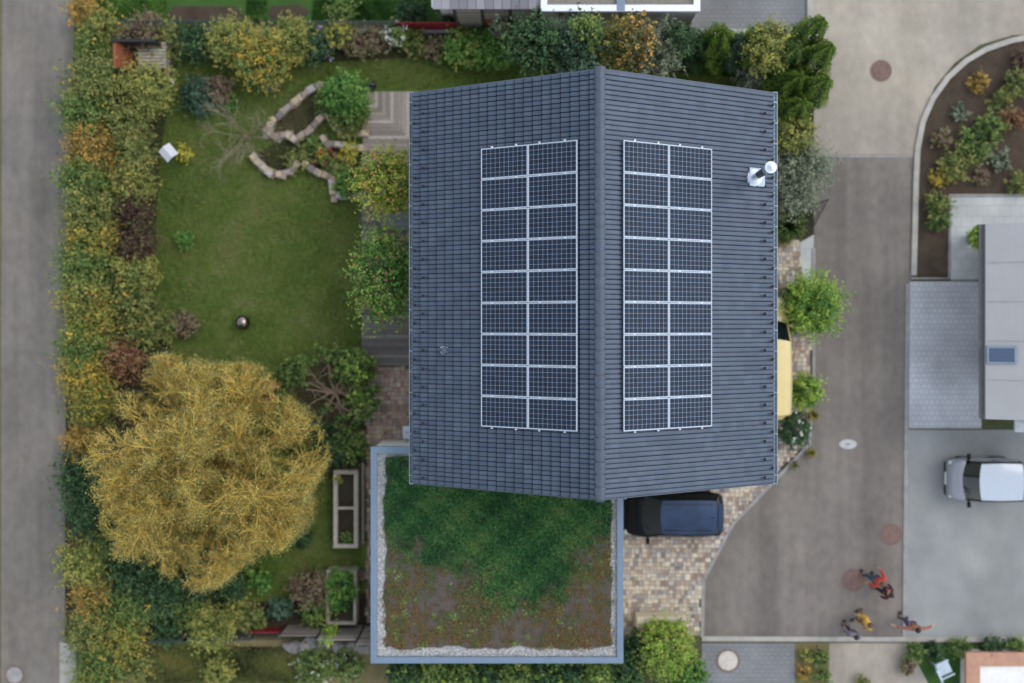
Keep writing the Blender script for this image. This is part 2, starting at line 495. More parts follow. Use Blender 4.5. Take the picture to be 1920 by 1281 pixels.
def paving_mat(name, c1, c2, mortar, sx=5.0, bw=.5, rh=.25, rough=.85):
    m, nt, b = new_mat(name)
    b.inputs['Roughness'].default_value = rough
    tc = nt.nodes.new('ShaderNodeTexCoord')
    br = nt.nodes.new('ShaderNodeTexBrick'); br.inputs['Scale'].default_value = sx
    br.inputs['Brick Width'].default_value = bw; br.inputs['Row Height'].default_value = rh
    br.inputs['Color1'].default_value = (*c1, 1); br.inputs['Color2'].default_value = (*c2, 1); br.inputs['Mortar'].default_value = (*mortar, 1)
    br.inputs['Mortar Size'].default_value = .012
    n = nt.nodes.new('ShaderNodeTexNoise'); n.inputs['Scale'].default_value = .6; n.inputs['Detail'].default_value = 6
    r = ramp(nt, [(.78,)*3, (1.15,)*3], n.outputs['Fac'], [.3, .7])
    mx = nt.nodes.new('ShaderNodeMix'); mx.data_type = 'RGBA'; mx.blend_type = 'MULTIPLY'; mx.inputs[0].default_value = 1
    nt.links.new(tc.outputs['Object'], br.inputs['Vector']); nt.links.new(tc.outputs['Object'], n.inputs['Vector'])
    nt.links.new(br.outputs['Color'], mx.inputs[6]); nt.links.new(r.outputs[0], mx.inputs[7])
    nt.links.new(mx.outputs[2], b.inputs['Base Color'])
    bp = nt.nodes.new('ShaderNodeBump'); bp.inputs['Strength'].default_value = .5; bp.inputs['Distance'].default_value = .01; bp.invert = True
    nt.links.new(br.outputs['Fac'], bp.inputs['Height']); nt.links.new(bp.outputs[0], b.inputs['Normal'])
    return m
M_pave_blue = paving_mat('blue_grey_paving', (.46, .47, .48), (.50, .505, .515), (.34, .35, .36), 1.0, .2, .2)
M_pave_grey = paving_mat('grey_paving', (.19, .195, .20), (.21, .21, .212), (.14, .14, .14), 1.0, .24, .16)
M_walk = paving_mat('pale_paving', (.43, .44, .42), (.46, .47, .45), (.36, .37, .36), 1.0, .4, .4)

sheet('ground', [(-6000, -6000), (8000, -6000), (8000, 8000), (-6000, 8000)], 0.0, M_ground)
sheet('street', [(6, -1600), (139, -1600), (139, 60), (128, 420), (122, 900), (122, 1200), (112, 2900), (0, 2900), (2, 600)], .012, M_road)
sheet('grass_verge', [(-900, -1600), (4, -1600), (0, 600), (-2, 2900), (-900, 2900)], .008, M_dry)
sheet('pavement', [(112, 1204), (143, 1210), (147, 2900), (112, 2900)], .016, M_kerb)
sheet('lawn', [(139, 60), (150, 52), (1440, 52), (1440, 300), (700, 300), (700, 1185), (122, 1185)], .006, M_lawn)
sheet('neighbour_lawn', [(139, -1600), (1010, -1600), (1010, 40), (139, 48)], .006, M_lawn_n)
sheet('dry_lawn', [(147, 1200), (735, 1200), (735, 2900), (147, 2900)], .006, M_dry)
sheet('soil', [(122, 100), (205, 115), (325, 130), (300, 300), (285, 560), (330, 680), (360, 1120), (520, 1130), (700, 1110), (700, 1192), (122, 1200)], .010, M_soil_d)
sheet('soil', [(230, 60), (740, 62), (1420, 70), (1440, 150), (1300, 138), (1000, 108), (860, 104), (520, 122), (230, 108)], .010, M_soil_d)
sheet('soil', [(560, 700), (640, 660), (690, 690), (690, 880), (590, 900), (545, 830)], .0105, M_soil)
sheet('soil', [(325, 12), (440, 12), (460, 30), (440, 42), (345, 42), (310, 30)], .010, M_soil)
sheet('soil', [(510, 12), (560, 8), (582, 22), (565, 38), (510, 36), (500, 24)], .010, M_soil)
sheet('soil', [(600, 162), (548, 200), (508, 235), (505, 250), (553, 260), (578, 245), (600, 222), (640, 245), (680, 250), (680, 180), (640, 165)], .0115, M_soil)
sheet('soil', [(604, 257), (640, 274), (680, 279), (680, 364), (628, 364), (622, 334), (570, 306), (556, 308), (520, 324), (490, 312), (474, 290), (520, 268)], .0115, M_soil_d)
sheet('soil', [(1440, 60), (1530, 60), (1530, 450), (1380, 450), (1380, 60)], .0095, M_soil_d)

# street on the right: pale upper part, brown lower part with a line of kerbs between
sheet('street', [(1521, -1600), (6000, -1600), (6000, 62), (1900, 66), (1838, 84), (1790, 118), (1752, 165), (1728, 222), (1718, 290), (1526, 290), (1526, 200)], .012, M_road2)
sheet('street', [(1526, 296), (1715, 296), (1712, 522), (1704, 530), (1698, 1198), (1318, 1198), (1320, 1090), (1375, 985), (1518, 836), (1527, 700)], .012, M_road3)
sheet('street', [(1526, 290.5), (1718, 290.5), (1718, 295.5), (1526, 295.5)], .020, M_kerb_d)
sheet('driveway', [(1290, -1600), (1512, -1600), (1514, 62), (1290, 62)], .012, M_pave_grey)
sheet('kerb', [(1512, -1600), (1521, -1600), (1526, 180), (1524, 180), (1514, 75)], .10, M_kerb, thick=.14)

def kerb_line(name, pts, wpx, z, mat, closed=False):
    """a raised kerb along a polyline of photo pixels"""
    P = [Vector(W(px, py, z)) for px, py in pts]
    w = wpx/FPX*CAM_H*.5
    mb = MB(); n = len(P)
    L, Rr = [], []
    for i in range(n):
        d = (P[min(n-1, i+1)]-P[max(0, i-1)]).normalized()
        nrm = Vector((-d.y, d.x))
        L.append(P[i]+nrm*w); Rr.append(P[i]-nrm*w)
    mb.prism([tuple(p) for p in L]+[tuple(p) for p in reversed(Rr)], -.05, z)
    o = build(name, mb, mat); o['kind'] = 'structure'
    return o
arc = [(1996, 64), (1940, 68), (1896, 76), (1850, 92), (1812, 114), (1778, 145), (1750, 184), (1731, 228), (1721, 280), (1718, 340), (1716, 430), (1714, 516)]
kerb_line('kerb', arc, 10, .10, M_kerb)
kerb_line('kerb', [(1709, 522), (1780, 522), (1780, 366), (3000, 366)], 4, .08, M_kerb_d)
kerb_line('kerb', [(1702, 532), (1696, 1200)], 7, .05, M_kerb_d)
kerb_line('kerb', [(1316, 1198), (3000, 1203)], 9, .07, M_kerb)
kerb_line('kerb', [(1317, 1196), (1319, 1088), (1374, 983), (1518, 833), (1526, 700), (1526, 465)], 6, .06, M_kerb_d)
sheet('kerb', [(1500, 455), (1526, 440), (1524, 560), (1504, 560)], .03, M_walk, thick=.05)
sheet('soil', [(2600, 69), (1940, 73), (1898, 81), (1853, 97), (1816, 119), (1783, 149), (1756, 187), (1737, 230), (1727, 282), (1724, 340), (1721, 518), (1778, 518), (1778, 363), (2600, 363)], .03, M_soil)
sheet('concrete_yard', [(1780, 369), (3000, 369), (3000, 1200), (1698, 1200), (1703, 806), (3000, 806), (3000, 526), (1782, 526)], .014, M_yard)
sheet('paved_path', [(1783, 369), (3000, 369), (3000, 424), (1836, 424), (1836, 524), (1783, 524)], .022, M_walk)
sheet('paved_yard', [(1706, 528), (1840, 528), (1840, 803), (1704, 803)], .020, M_pave_blue)
sheet('driveway', [(1316, 1206), (1490, 1206), (1490, 3000), (1316, 3000)], .013, M_pave_grey)
sheet('pavement', [(1555, 1206), (1700, 1206), (1740, 1281), (1740, 3000), (1555, 3000)], .013, M_road2)
sheet('neighbour_lawn', [(1490, 1206), (1555, 1206), (1555, 3000), (1490, 3000)], .009, M_dry)
sheet('neighbour_lawn', [(1700, 1208), (3000, 1208), (3000, 3000), (1740, 3000), (1740, 1281)], .009, M_lawn_n)

# ------------------------------------------------------------------ mixed-size pavers
def inside(x, y, P):
    c = False; n = len(P)
    for i in range(n):
        x1, y1 = P[i]; x2, y2 = P[(i+1) % n]
        if (y1 > y) != (y2 > y) and x < (x2-x1)*(y-y1)/(y2-y1)+x1: c = not c
    return c

def pavers(name, pts, mat, z=.05, hs=(.15, .19, .24), ws=(.10, .13, .16, .21), clusters=True):
    P = [W(px, py, z) for px, py in pts]
    x0 = min(p[0] for p in P); x1 = max(p[0] for p in P); y0 = min(p[1] for p in P); y1 = max(p[1] for p in P)
    mb = MB(); y = y0
    g = .012
    k = 0
    while y < y1:
        k += 1
        band = rnd.choice((.26, .32, .36))
        x = x0 - rnd.uniform(0, .2)
        while x < x1:
            w = rnd.choice(ws)
            split = rnd.choice((.4, .5, .6, .5, 1.0)) if w < .24 else rnd.choice((.5, .4, .6))
            cells = [(0, band)] if split == 1.0 and band < .31 else [(0, band*split if split < 1 else band*.5), (band*split if split < 1 else band*.5, band)]
            for a, b in cells:
                cx, cy = x+w/2, y+(a+b)/2
                if inside(cx, cy, P):
                    dz = rnd.uniform(-.003, .003)
                    wx = w-g; wy = b-a-g
                    zt = z+dz
                    q = .008
                    vs = [(cx-wx/2, cy-wy/2, zt-.012), (cx+wx/2, cy-wy/2, zt-.012), (cx+wx/2, cy+wy/2, zt-.012), (cx-wx/2, cy+wy/2, zt-.012),
                          (cx-wx/2+q, cy-wy/2+q, zt), (cx+wx/2-q, cy-wy/2+q, zt), (cx+wx/2-q, cy+wy/2-q, zt), (cx-wx/2+q, cy+wy/2-q, zt)]
                    mb.add(vs, [(4, 5, 6, 7), (0, 1, 5, 4), (1, 2, 6, 5), (2, 3, 7, 6), (3, 0, 4, 7)], rnd.random())
            x += w
        y += band
    o = build(name, mb, mat); o['kind'] = 'structure'
    b2 = MB(); PP = P
    a = sum(P[i][0]*P[(i+1) % len(P)][1]-P[(i+1) % len(P)][0]*P[i][1] for i in range(len(P)))
    if a < 0: PP = P[::-1]
    b2.add([(x, y, z-.014) for x, y in PP], [tuple(range(len(PP)))])
    j = build('paving_joints', b2, M_joint); j['kind'] = 'structure'
    return o
M_joint = plain('joint_sand', (.13, .11, .085), .95, noise=.3, ns=5)
warm = [(.19, .165, .15), (.36, .25, .19), (.45, .37, .28), (.52, .44, .33), (.60, .53, .40), (.40, .37, .34), (.24, .22, .21), (.56, .50, .41)]
brown = [(.17, .145, .12), (.34, .21, .155), (.39, .30, .21), (.50, .41, .29), (.28, .25, .22), (.42, .26, .20), (.38, .34, .29)]
M_pv_w = attr_mat('warm_paver', warm, .85, noise=.14, nscale=40)
M_pv_b = attr_mat('brown_paver', brown, .85, noise=.18, nscale=30)
sheet('driveway_base', [(1150, 560), (1526, 456), (1526, 836), (1376, 984), (1320, 1090), (1317, 1198), (1150, 1200)], .004, M_soil)
pavers('driveway_paving', [(1150, 925), (1440, 905), (1440, 912), (1372, 980), (1317, 1088), (1314, 1192), (1150, 1200)], M_pv_w)
pavers('driveway_paving', [(1390, 430), (1500, 450), (1504, 560), (1521, 570), (1521, 700), (1512, 830), (1440, 903), (1390, 930)], M_pv_w)
pavers('garden_path', [(690, 688), (800, 688), (800, 850), (696, 850), (696, 1168), (687, 1168), (687, 850)], M_pv_b, z=.045)

# ------------------------------------------------------------------ the house
ZR, ZE = 8.4, 4.9
XR = (1125-NX)/FPX*(CAM_H-ZR)
XL = (775-NX)/FPX*(CAM_H-ZE)
XRR = (1450-NX)/FPX*(CAM_H-ZE)
YT, YB = 7.58, -5.21
TL = (ZR-ZE)/(XR-XL); TR = (ZR-ZE)/(XRR-XR)
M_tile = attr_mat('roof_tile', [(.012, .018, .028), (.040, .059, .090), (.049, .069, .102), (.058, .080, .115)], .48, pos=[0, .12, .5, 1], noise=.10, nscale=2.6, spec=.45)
M_tile_ridge = plain('ridge_tile', (.058, .076, .104), .5, noise=.1, ns=5)
M_zinc = plain('zinc', (.30, .37, .43), .38, metal=.75, noise=.08, ns=3)
M_zinc_l = plain('zinc_coping', (.165, .225, .295), .5, metal=.3, bump=.0, noise=.06, ns=2)
M_wall = plain('render_wall', (.62, .60, .54), .9, noise=.05, ns=2)
M_black = plain('dark_metal', (.012, .013, .015), .5)
M_steel = plain('stainless_steel', (.72, .76, .80), .28, metal=.8, noise=.05, ns=3)
M_glass_dark = plain('dark_glass', (.012, .016, .022), .06, spec=.8, coat=.6, noise=.02)
M_win_frame = plain('window_frame', (.55, .55, .55), .5)

house = thing('house', 'gabled house with dark blue grey tiled roof covered by two solar arrays', 'house', ((XL+XRR)/2, (YT+YB)/2, 0))
hw = MB()
ov = .62
x0, x1, y0, y1 = XL+ov, XRR-ov-.1, YB+.55, YT-.5
zwl = ZE+ov*TL-.22; zwr = ZE+(ov+.1)*TR-.22
gab = [(x0, 0), (x1, 0), (x1, zwr), (XR, ZR-.24), (x0, zwl)]
vs = [(x, y0, z) for x, z in gab]+[(x, y1, z) for x, z in gab]
hw.add(vs, [(0, 1, 2, 3, 4), (9, 8, 7, 6, 5), (1, 6, 7, 2), (0, 4, 9, 5), (4, 3, 8, 9), (3, 2, 7, 8)])
build('wall', hw, M_wall, house)
# windows on the gables
for yy, sgn in ((y0, -1), (y1, 1)):
    for xx, zz in ((x0+2, 1.6), (x1-2.2, 1.6), (XR, 4.9)):
        if sgn < 0 and xx < 1: continue
        f = MB(); f.box((xx, yy+sgn*.03, zz), (1.5, .10, 1.3))
        fo = build('window', f, M_win_frame, house)
        g = MB(); g.box((xx, yy+sgn*.07, zz), (1.36, .05, 1.16)); build('pane', g, M_glass_dark, fo)
for yy in (-1.5, 2.4, 5.2):
    f = MB(); f.box((x0-.03, yy, 1.5), (.10, 1.7, 1.6)); fo = build('window', f, M_win_frame, house)
    g = MB(); g.box((x0-.07, yy, 1.5), (.05, 1.54, 1.44)); build('pane', g, M_glass_dark, fo)
for yy in (3.6,):
    f = MB(); f.box((x1+.03, yy, 1.06), (.10, 1.1, 2.1)); fo = build('door', f, plain('door_paint', (.10, .12, .14), .5), house)
    g = MB(); g.tube((x1+.14, yy+.4, .8), (x1+.14, yy+.4, 1.4), .015); build('handle', g, M_steel, fo)

deck = MB()
deck.add([(XL+.02, YB+.03, ZE-.02), (XR, YB+.03, ZR-.02), (XR, YT-.03, ZR-.02), (XL+.02, YT-.03, ZE-.02),
          (XL+.02, YB+.03, ZE-.20), (XR, YB+.03, ZR-.20), (XR, YT-.03, ZR-.20), (XL+.02, YT-.03, ZE-.20),
          (XRR-.02, YB+.03, ZE-.02), (XRR-.02, YT-.03, ZE-.02), (XRR-.02, YB+.03, ZE-.20), (XRR-.02, YT-.03, ZE-.20)],
         [(0, 1, 2, 3), (7, 6, 5, 4), (0, 3, 7, 4), (0, 4, 5, 1), (3, 2, 6, 7), (1, 8, 9, 2), (5, 6, 11, 10), (8, 10, 11, 9), (1, 5, 10, 8), (2, 9, 11, 6)])
build('roof_deck', deck, M_black, house)

def slope_pt(side, u, y, h):
    """u metres down the slope from the ridge, h above the deck plane"""
    t = TL if side < 0 else TR
    ca = 1/math.sqrt(1+t*t); sa = t*ca
    return (XR + side*(u*ca + h*sa), y, ZR - u*sa + h*ca)

def roof_tiles(side):
    run = (XR-XL) if side < 0 else (XRR-XR)
    t = TL if side < 0 else TR
    L = run*math.sqrt(1+t*t)
    nc = 21; c = L/nc
    ny = 43; tw = (YT-YB)/ny
    prof = [(0, -.040), (.014, -.040), (.020, .008), (.05, .010), (.10, .005), (.130, -.002), (.140, -.012)]
    vs = []; fs = []; val = []
    ys = []; hs = []
    for j in range(ny*2):
        for a, h in prof:
            f = a/.15
            ys.append(YB + (j+f)*tw/2); hs.append(h - (.010 if (j % 2 == 0 and f < .09) else 0))
    ys.append(YT); hs.append(-.02)
    m = len(ys)
    tv = np.clip(rng.normal(.5, .24, (nc, ny)), 0, 1)
    for k in range(nc):
        rows = [(k*c, .012), ((k+1)*c-.034, .078), ((k+1)*c+.022, .024), ((k+1)*c-.01, -.004)]
        if side > 0: rows = [(k*c, .012), ((k+1)*c+.002, .034), ((k+1)*c+.004, .026), ((k+1)*c-.004, .010)]
        b = len(vs)
        for u, dh in rows:
            for y, h in zip(ys, hs):
                lim = h if dh > .0 else h*.2
                vs.append(slope_pt(side, u, y, dh+lim+.02))
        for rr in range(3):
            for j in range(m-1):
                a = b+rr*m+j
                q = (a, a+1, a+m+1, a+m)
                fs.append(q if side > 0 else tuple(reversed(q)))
                val.append(float(max(.2, tv[k, min(ny-1, j//(2*len(prof)))])) if rr == 0 else 0.0)   # front edges near black: the shadow line under each lip painted in
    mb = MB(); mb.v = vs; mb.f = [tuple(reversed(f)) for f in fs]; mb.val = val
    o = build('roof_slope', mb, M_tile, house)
    o['label'] = ('left' if side < 0 else 'right')+' roof slope of interlocking dark tiles'
    return L, c
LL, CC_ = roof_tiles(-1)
LR, _ = roof_tiles(1)
# verge boards
for yy in (YB-.015, YT+.015):
    for side, xe in ((-1, XL), (1, XRR)):
        mb = MB()
        a = (XR, ZR); b = (xe, ZE)
        mb.add([(a[0], yy-.015, a[1]-.2), (a[0], yy+.015, a[1]-.2), (a[0], yy+.015, a[1]+.02), (a[0], yy-.015, a[1]+.02),
                (b[0], yy-.015, b[1]-.2), (b[0], yy+.015, b[1]-.2), (b[0], yy+.015, b[1]+.02), (b[0], yy-.015, b[1]+.02)],
               [(0, 1, 5, 4), (1, 2, 6, 5), (2, 3, 7, 6), (3, 0, 4, 7), (0, 3, 2, 1), (4, 5, 6, 7)])
        build('verge_board', mb, M_tile_ridge, house)
# ridge caps
rc = MB(); npc = 35; cl = (YT-YB+.06)/npc
for k in range(npc):
    ya = YB-.03+k*cl; yb = ya+cl+.03
    n = 8
    ra, rb = .118, .158
    P = []
    for yy, r in ((ya, ra), (yb-.05, rb*.985), (yb-.05, rb), (yb, rb), (yb, ra-.01)):
        P.append([(XR+math.cos(PI*i/n)*r*1.12, yy, ZR+.0+math.sin(PI*i/n)*r*.9) for i in range(n+1)])
    rc.grid([list(r) for r in P], .5)
rc.box((XR, YT+.045, ZR+.04), (.25, .02, .16)); rc.box((XR, YB-.045, ZR+.04), (.25, .02, .16))
build('ridge_cap', rc, M_tile_ridge, house, smooth=True)
# gutters
for side, xe in ((-1, XL), (1, XRR)):
    mb = MB(); n = 8; r = .075
    gx = xe+side*.055; gz = ZE-.02
    P = []
    for yy in (YB-.02, YT+.02):
        P.append([(gx+math.cos(PI+PI*i/n)*r, yy, gz+math.sin(PI+PI*i/n)*r) for i in range(n+1)])
    Q = []
    for yy in (YB-.02, YT+.02):
        Q.append([(gx+math.cos(2*PI-PI*i/n)*(r-.012), yy, gz+math.sin(2*PI-PI*i/n)*(r-.012)) for i in range(n+1)])
    mb.grid(P); mb.grid(Q)
    mb.tube((gx+side*r, YB-.02, gz), (gx+side*r, YT+.02, gz), .014, n=6)
    mb.box((gx, YB-.03, gz-.03), (.16, .02, .09)); mb.box((gx, YT+.03, gz-.03), (.16, .02, .09))
    g = build('gutter', mb, M_zinc, house)
    yy = YB+.25
    while yy < YT:
        br = MB(); br.box((gx, yy, gz+.012), (.17, .03, .012)); yy += .68
        build('bracket', br, M_zinc, g)
    dp = MB(); yd = -1.95 if side < 0 else YB+.25
    if side < 0:
        dp.tube((gx, YB+1.1, gz-.07), (x0-.08, YB+1.1, gz-.5), .045); dp.tube((x0-.08, YB+1.1, gz-.5), (x0-.08, YB+1.1, .05), .045)
    else:
        dp.tube((gx, YT-.6, gz-.07), (x1+.08, YT-.6, gz-.5), .045); dp.tube((x1+.08, YT-.6, gz-.5), (x1+.08, YT-.6, .05), .045)
    build('downpipe', dp, M_zinc, house)
# snow guards: little dark hooks on two courses near each eave
M_hook = plain('snow_guard_metal', (.02, .022, .026), .5)
hk = MB()
hk.add([(0, 0, .0), (.10, -.05, .0), (.10, .05, .0), (.06, 0, .075), (.10, -.045, .055), (.10, .045, .055)], [(0, 1, 3), (0, 3, 2), (1, 4, 3), (2, 3, 5), (3, 4, 5), (1, 2, 5, 4)])
hk.box((-.04, 0, .004), (.12, .025, .008))
first = None
for side in (-1, 1):
    t = TL if side < 0 else TR; ca = 1/math.sqrt(1+t*t)
    L = LL if side < 0 else LR
    for j in range(42):
        k = 1 if j % 2 == 0 else 2
        u = L - (k-1)*CC_ - .20
        y = YT-.42-j*.2965
        if first is None:
            first = build('snow_guard', hk, M_hook, house, local=True); o = first
        else:
            o = first.copy(); COL.objects.link(o); o.parent = house
        p = Vector(slope_pt(side, u, y, .066)) - BASE[house.name]
        o.location = p
        ang = math.atan(t)
        o.rotation_euler = (0, ang, 0) if side > 0 else (0, ang, PI)
# vent on the left slope
def on_slope(side, px, py, h=.1):
    t = TL if side < 0 else TR
    x = 0
    for _ in range(20):
        z = ZR - abs(x-XR)*t + h
        x = (px-NX)/FPX*(CAM_H-z)
    return (x, (NY-py)/FPX*(CAM_H-z), z)
vx, vy, vz = on_slope(-1, 833, 657, .05)
mb = MB()
a = math.atan(TL)
Mv = Matrix.Translation((vx, vy, vz)) @ Matrix.Rotation(-a, 4, 'Y')
mb.box((0, 0, 0), (.30, .27, .05), M=Mv, bev=.012)
vp = build('vent_pipe', mb, M_zinc, house)
m2 = MB(); m2.lathe((vx+.01, vy, vz), [(0, .26), (.09, .255), (.115, .22), (.115, .17), (.08, .16), (.075, -.05)], 18)
build('cap', m2, M_tile_ridge, vp, smooth=True)
# flue on the right slope
fx, fy, fz = on_slope(1, 1413, 334, .05)
a = math.atan(TR)
mb = MB(); Mv = Matrix.Translation((fx+.12, fy+.03, fz-.02)) @ Matrix.Rotation(a, 4, 'Y')
mb.box((0, 0, 0), (.66, .60, .03), M=Mv, bev=.01)
fl = MB(); fl.tube((fx, fy, fz-.1), (fx, fy, fz+.75), .115, n=24); fl.lathe((fx, fy, fz), [(.115, .75), (.13, .76), (.13, .82), (.115, .83)], 24)
flue = build('flue', fl, M_steel, house, smooth=True)
build('flashing', mb, M_zinc, flue)
m3 = MB(); m3.lathe((fx, fy, fz), [(.29, -.02), (.27, .10), (.21, .15), (.135, .16), (.116, .17)], 24); build('collar', m3, M_steel, flue, smooth=True)
m3 = MB(); m3.tube((fx, fy, fz+.83), (fx, fy, fz+1.9), .118, n=24); build('pipe_section', m3, plain('sooty_steel', (.10, .115, .14), .3, metal=.9), flue, smooth=True)
m3 = MB(); m3.lathe((fx, fy, fz), [(.118, 1.9), (.135, 1.92), (.135, 2.2), (.15, 2.21), (.15, 2.30), (.135, 2.32), (.135, 2.45)], 24)
m3.lathe((fx, fy, fz), [(.13, 2.45), (.185, 2.5), (.185, 2.54), (.11, 2.62), (0, 2.65)], 24); build('cowl', m3, M_steel, flue, smooth=True)

# ------------------------------------------------------------------ solar panels
M_frame = plain('aluminium_frame', (.50, .55, .62), .45, metal=.2, noise=.03)
M_back = plain('panel_backsheet', (.155, .205, .275), .4, coat=.0, spec=.2, noise=.03)
def cell_mat():
    m, nt, b = new_mat('solar_cell')
    b.inputs['Roughness'].default_value = .35
    b.inputs['Specular IOR Level'].default_value = .16
    b.inputs['Coat Weight'].default_value = .03; b.inputs['Coat Roughness'].default_value = .03
    a = nt.nodes.new('ShaderNodeAttribute'); a.attribute_name = 'v'
    r = ramp(nt, [(.004, .008, .018), (.006, .011, .024), (.008, .015, .033)], a.outputs['Fac'])
    tc = nt.nodes.new('ShaderNodeTexCoord')
    sp = nt.nodes.new('ShaderNodeSeparateXYZ'); nt.links.new(tc.outputs['Object'], sp.inputs[0])
    m1 = nt.nodes.new('ShaderNodeMath'); m1.operation = 'MULTIPLY'; m1.inputs[1].default_value = 1/.0507
    m2 = nt.nodes.new('ShaderNodeMath'); m2.operation = 'FRACT'
    m3 = nt.nodes.new('ShaderNodeMath'); m3.operation = 'LESS_THAN'; m3.inputs[1].default_value = .10
    nt.links.new(sp.outputs['Y'], m1.inputs[0]); nt.links.new(m1.outputs[0], m2.inputs[0]); nt.links.new(m2.outputs[0], m3.inputs[0])
    mx = nt.nodes.new('ShaderNodeMix'); mx.data_type = 'RGBA'
    nt.links.new(m3.outputs[0], mx.inputs[0]); nt.links.new(r.outputs[0], mx.inputs[6]); mx.inputs[7].default_value = (.07, .085, .11, 1)
    nt.links.new(mx.outputs[2], b.inputs['Base Color'])
    return m
M_cell = cell_mat()
PW, PH = 1.695, .955
def panel_proto():
    root = thing('solar_panel', 'x', 'solar panel')
    f = MB(); w = .024
    for sx in (-1, 1): f.box((sx*(PW/2-w/2), 0, 0), (w, PH, .045), bev=.003)
    for sy in (-1, 1): f.box((0, sy*(PH/2-w/2), 0), (PW-2*w, w, .045), bev=.003)
    build('frame', f, M_frame, root, local=True)
    b = MB(); b.box((0, 0, .008), (PW-2*w+.004, PH-2*w+.004, .012))
    bs = build('glass_sheet', b, M_back, root, local=True)
    c = MB()
    nx, ny = 10, 6
    gw = (PW-2*w-.02)/nx; gh = (PH-2*w-.02)/ny
    for i in range(nx):
        for j in range(ny):
            cx = -PW/2+w+.01+gw*(i+.5); cy = -PH/2+w+.01+gh*(j+.5)
            hx = gw/2-.0085; hy = gh/2-.007; q = .016; z = .0175
            c.add([(cx-hx+q, cy-hy, z), (cx+hx-q, cy-hy, z), (cx+hx, cy-hy+q, z), (cx+hx, cy+hy-q, z), (cx+hx-q, cy+hy, z), (cx-hx+q, cy+hy, z), (cx-hx, cy+hy-q, z), (cx-hx, cy-hy+q, z)],
                  [tuple(range(8))], rnd.random())
    build('cell', c, M_cell, root, local=True)['label'] = 'grid of sixty dark blue cells'
    for sx in (-.26, .26):
        k = MB(); k.box((sx*PW, PH/2+.008, .014), (.06, .022, .040), bev=.003); build('clamp', k, M_steel, root, local=True)
    return root
ords = ['first', 'second', 'third', 'fourth', 'fifth', 'sixth', 'seventh', 'eighth', 'ninth', 'tenth', 'eleventh', 'twelfth', 'thirteenth', 'fourteenth', 'fifteenth', 'sixteenth', 'seventeenth', 'eighteenth', 'nineteenth', 'twentieth']
proto = panel_proto()
HP = .17
u_l0 = None
n_p = 0
for side, pa, pb in ((-1, 1083, 902), (1, 1168, 1335)):
    xa = on_slope(side, pa, 536, HP)[0]; xb = on_slope(side, pb, 536, HP)[0]
    t = TL if side < 0 else TR; ca = 1/math.sqrt(1+t*t); sa = t*ca
    ua = (abs(xa-XR)-HP*0)/ca; ub = abs(xb-XR)/ca
    mid = (ua+ub)/2
    ytop = 5.52; ybot = -3.22
    ph = (ytop-ybot)/9
    for col in (0, 1):
        u = mid + (col-.5)*(PW+.018)
        for row in range(9):
            y = ytop - ph*(row+.5)
            if n_p == 0: root = proto
            else:
                root = proto.copy(); COL.objects.link(root)
                for ch in list(proto.children):
                    c = ch.copy(); COL.objects.link(c); c.parent = root
            n_p += 1
            p = Vector((XR+side*u*ca, y, ZR-u*sa+HP))
            root.location = p
            root.rotation_euler = (0, side*math.atan(t), 0)
            if side < 0: colname = 'column by the ridge' if col == 0 else 'outer column'
            else: colname = 'column by the ridge' if col == 0 else 'outer column'
            root['label'] = f"solar panel of the {'left' if side < 0 else 'right'} roof slope, {colname}, {ords[row]} from the top"
            root['group'] = 'solar panels on the tiled roof'
        for q in (-.26, .26):
            mb = MB(); ur = u+q*PW
            c0 = Vector((XR+side*ur*ca, (ytop+ybot)/2, ZR-ur*sa+HP-.035/ca))
            Mr = Matrix.Translation(c0) @ Matrix.Rotation(side*math.atan(t), 4, 'Y')
            mb.box((0, 0, 0), (.04, ytop-ybot+.11, .04), M=Mr)
            for e in (-1, 1): mb.box((0, 0, 0), (.06, .03, .05), M=Mr @ Matrix.Translation((0, e*((ytop-ybot)/2+.03), .03)))
            for yy in range(-4, 5): mb.box((0, 0, 0), (.03, .06, .08), M=Mr @ Matrix.Translation((0, yy*1.05, -.045)))
            o = build('mounting_rail', mb, M_frame)
            tag(o, f"aluminium mounting rail under the {'left' if side < 0 else 'right'} array, {'ridge side' if q*side*side < 0 else 'eave side'} of its {'column by the ridge' if col == 0 else 'outer column'}", 'mounting rail', 'mounting rails under the solar panels')

# ------------------------------------------------------------------ the garage with its green roof
ZG = 3.1
def WG(px, py): return W(px, py, ZG)
gx0, gy0 = WG(695, 1244); gx1 = WG(1169, 1244)[0]; gy1 = WG(695, 838)[1]
hx, hy = x0, y0      # house corner
garage = thing('garage', 'flat garage with planted green roof, gravel edge and blue grey metal coping', 'garage', ((gx0+gx1)/2, (gy0+gy1)/2, 0))
out = [(gx0, gy0), (gx1, gy0), (gx1, hy-.004), (hx-.004, hy-.004), (hx-.004, gy1), (gx0, gy1)]
mb = MB(); ins = .07
wl = [(gx0+ins, gy0+ins), (gx1-ins, gy0+ins), (gx1-ins, hy-.01), (hx-.01, hy-.01), (hx-.01, gy1-ins), (gx0+ins, gy1-ins)]
mb.prism(wl, 0, ZG-.22); build('wall', mb, M_wall, garage)
cw = .215
mb = MB()
def bar(xa, ya, xb, yb, z0=ZG-.26, z1=ZG): mb.prism([(xa, ya), (xb, ya), (xb, yb), (xa, yb)], z0, z1)
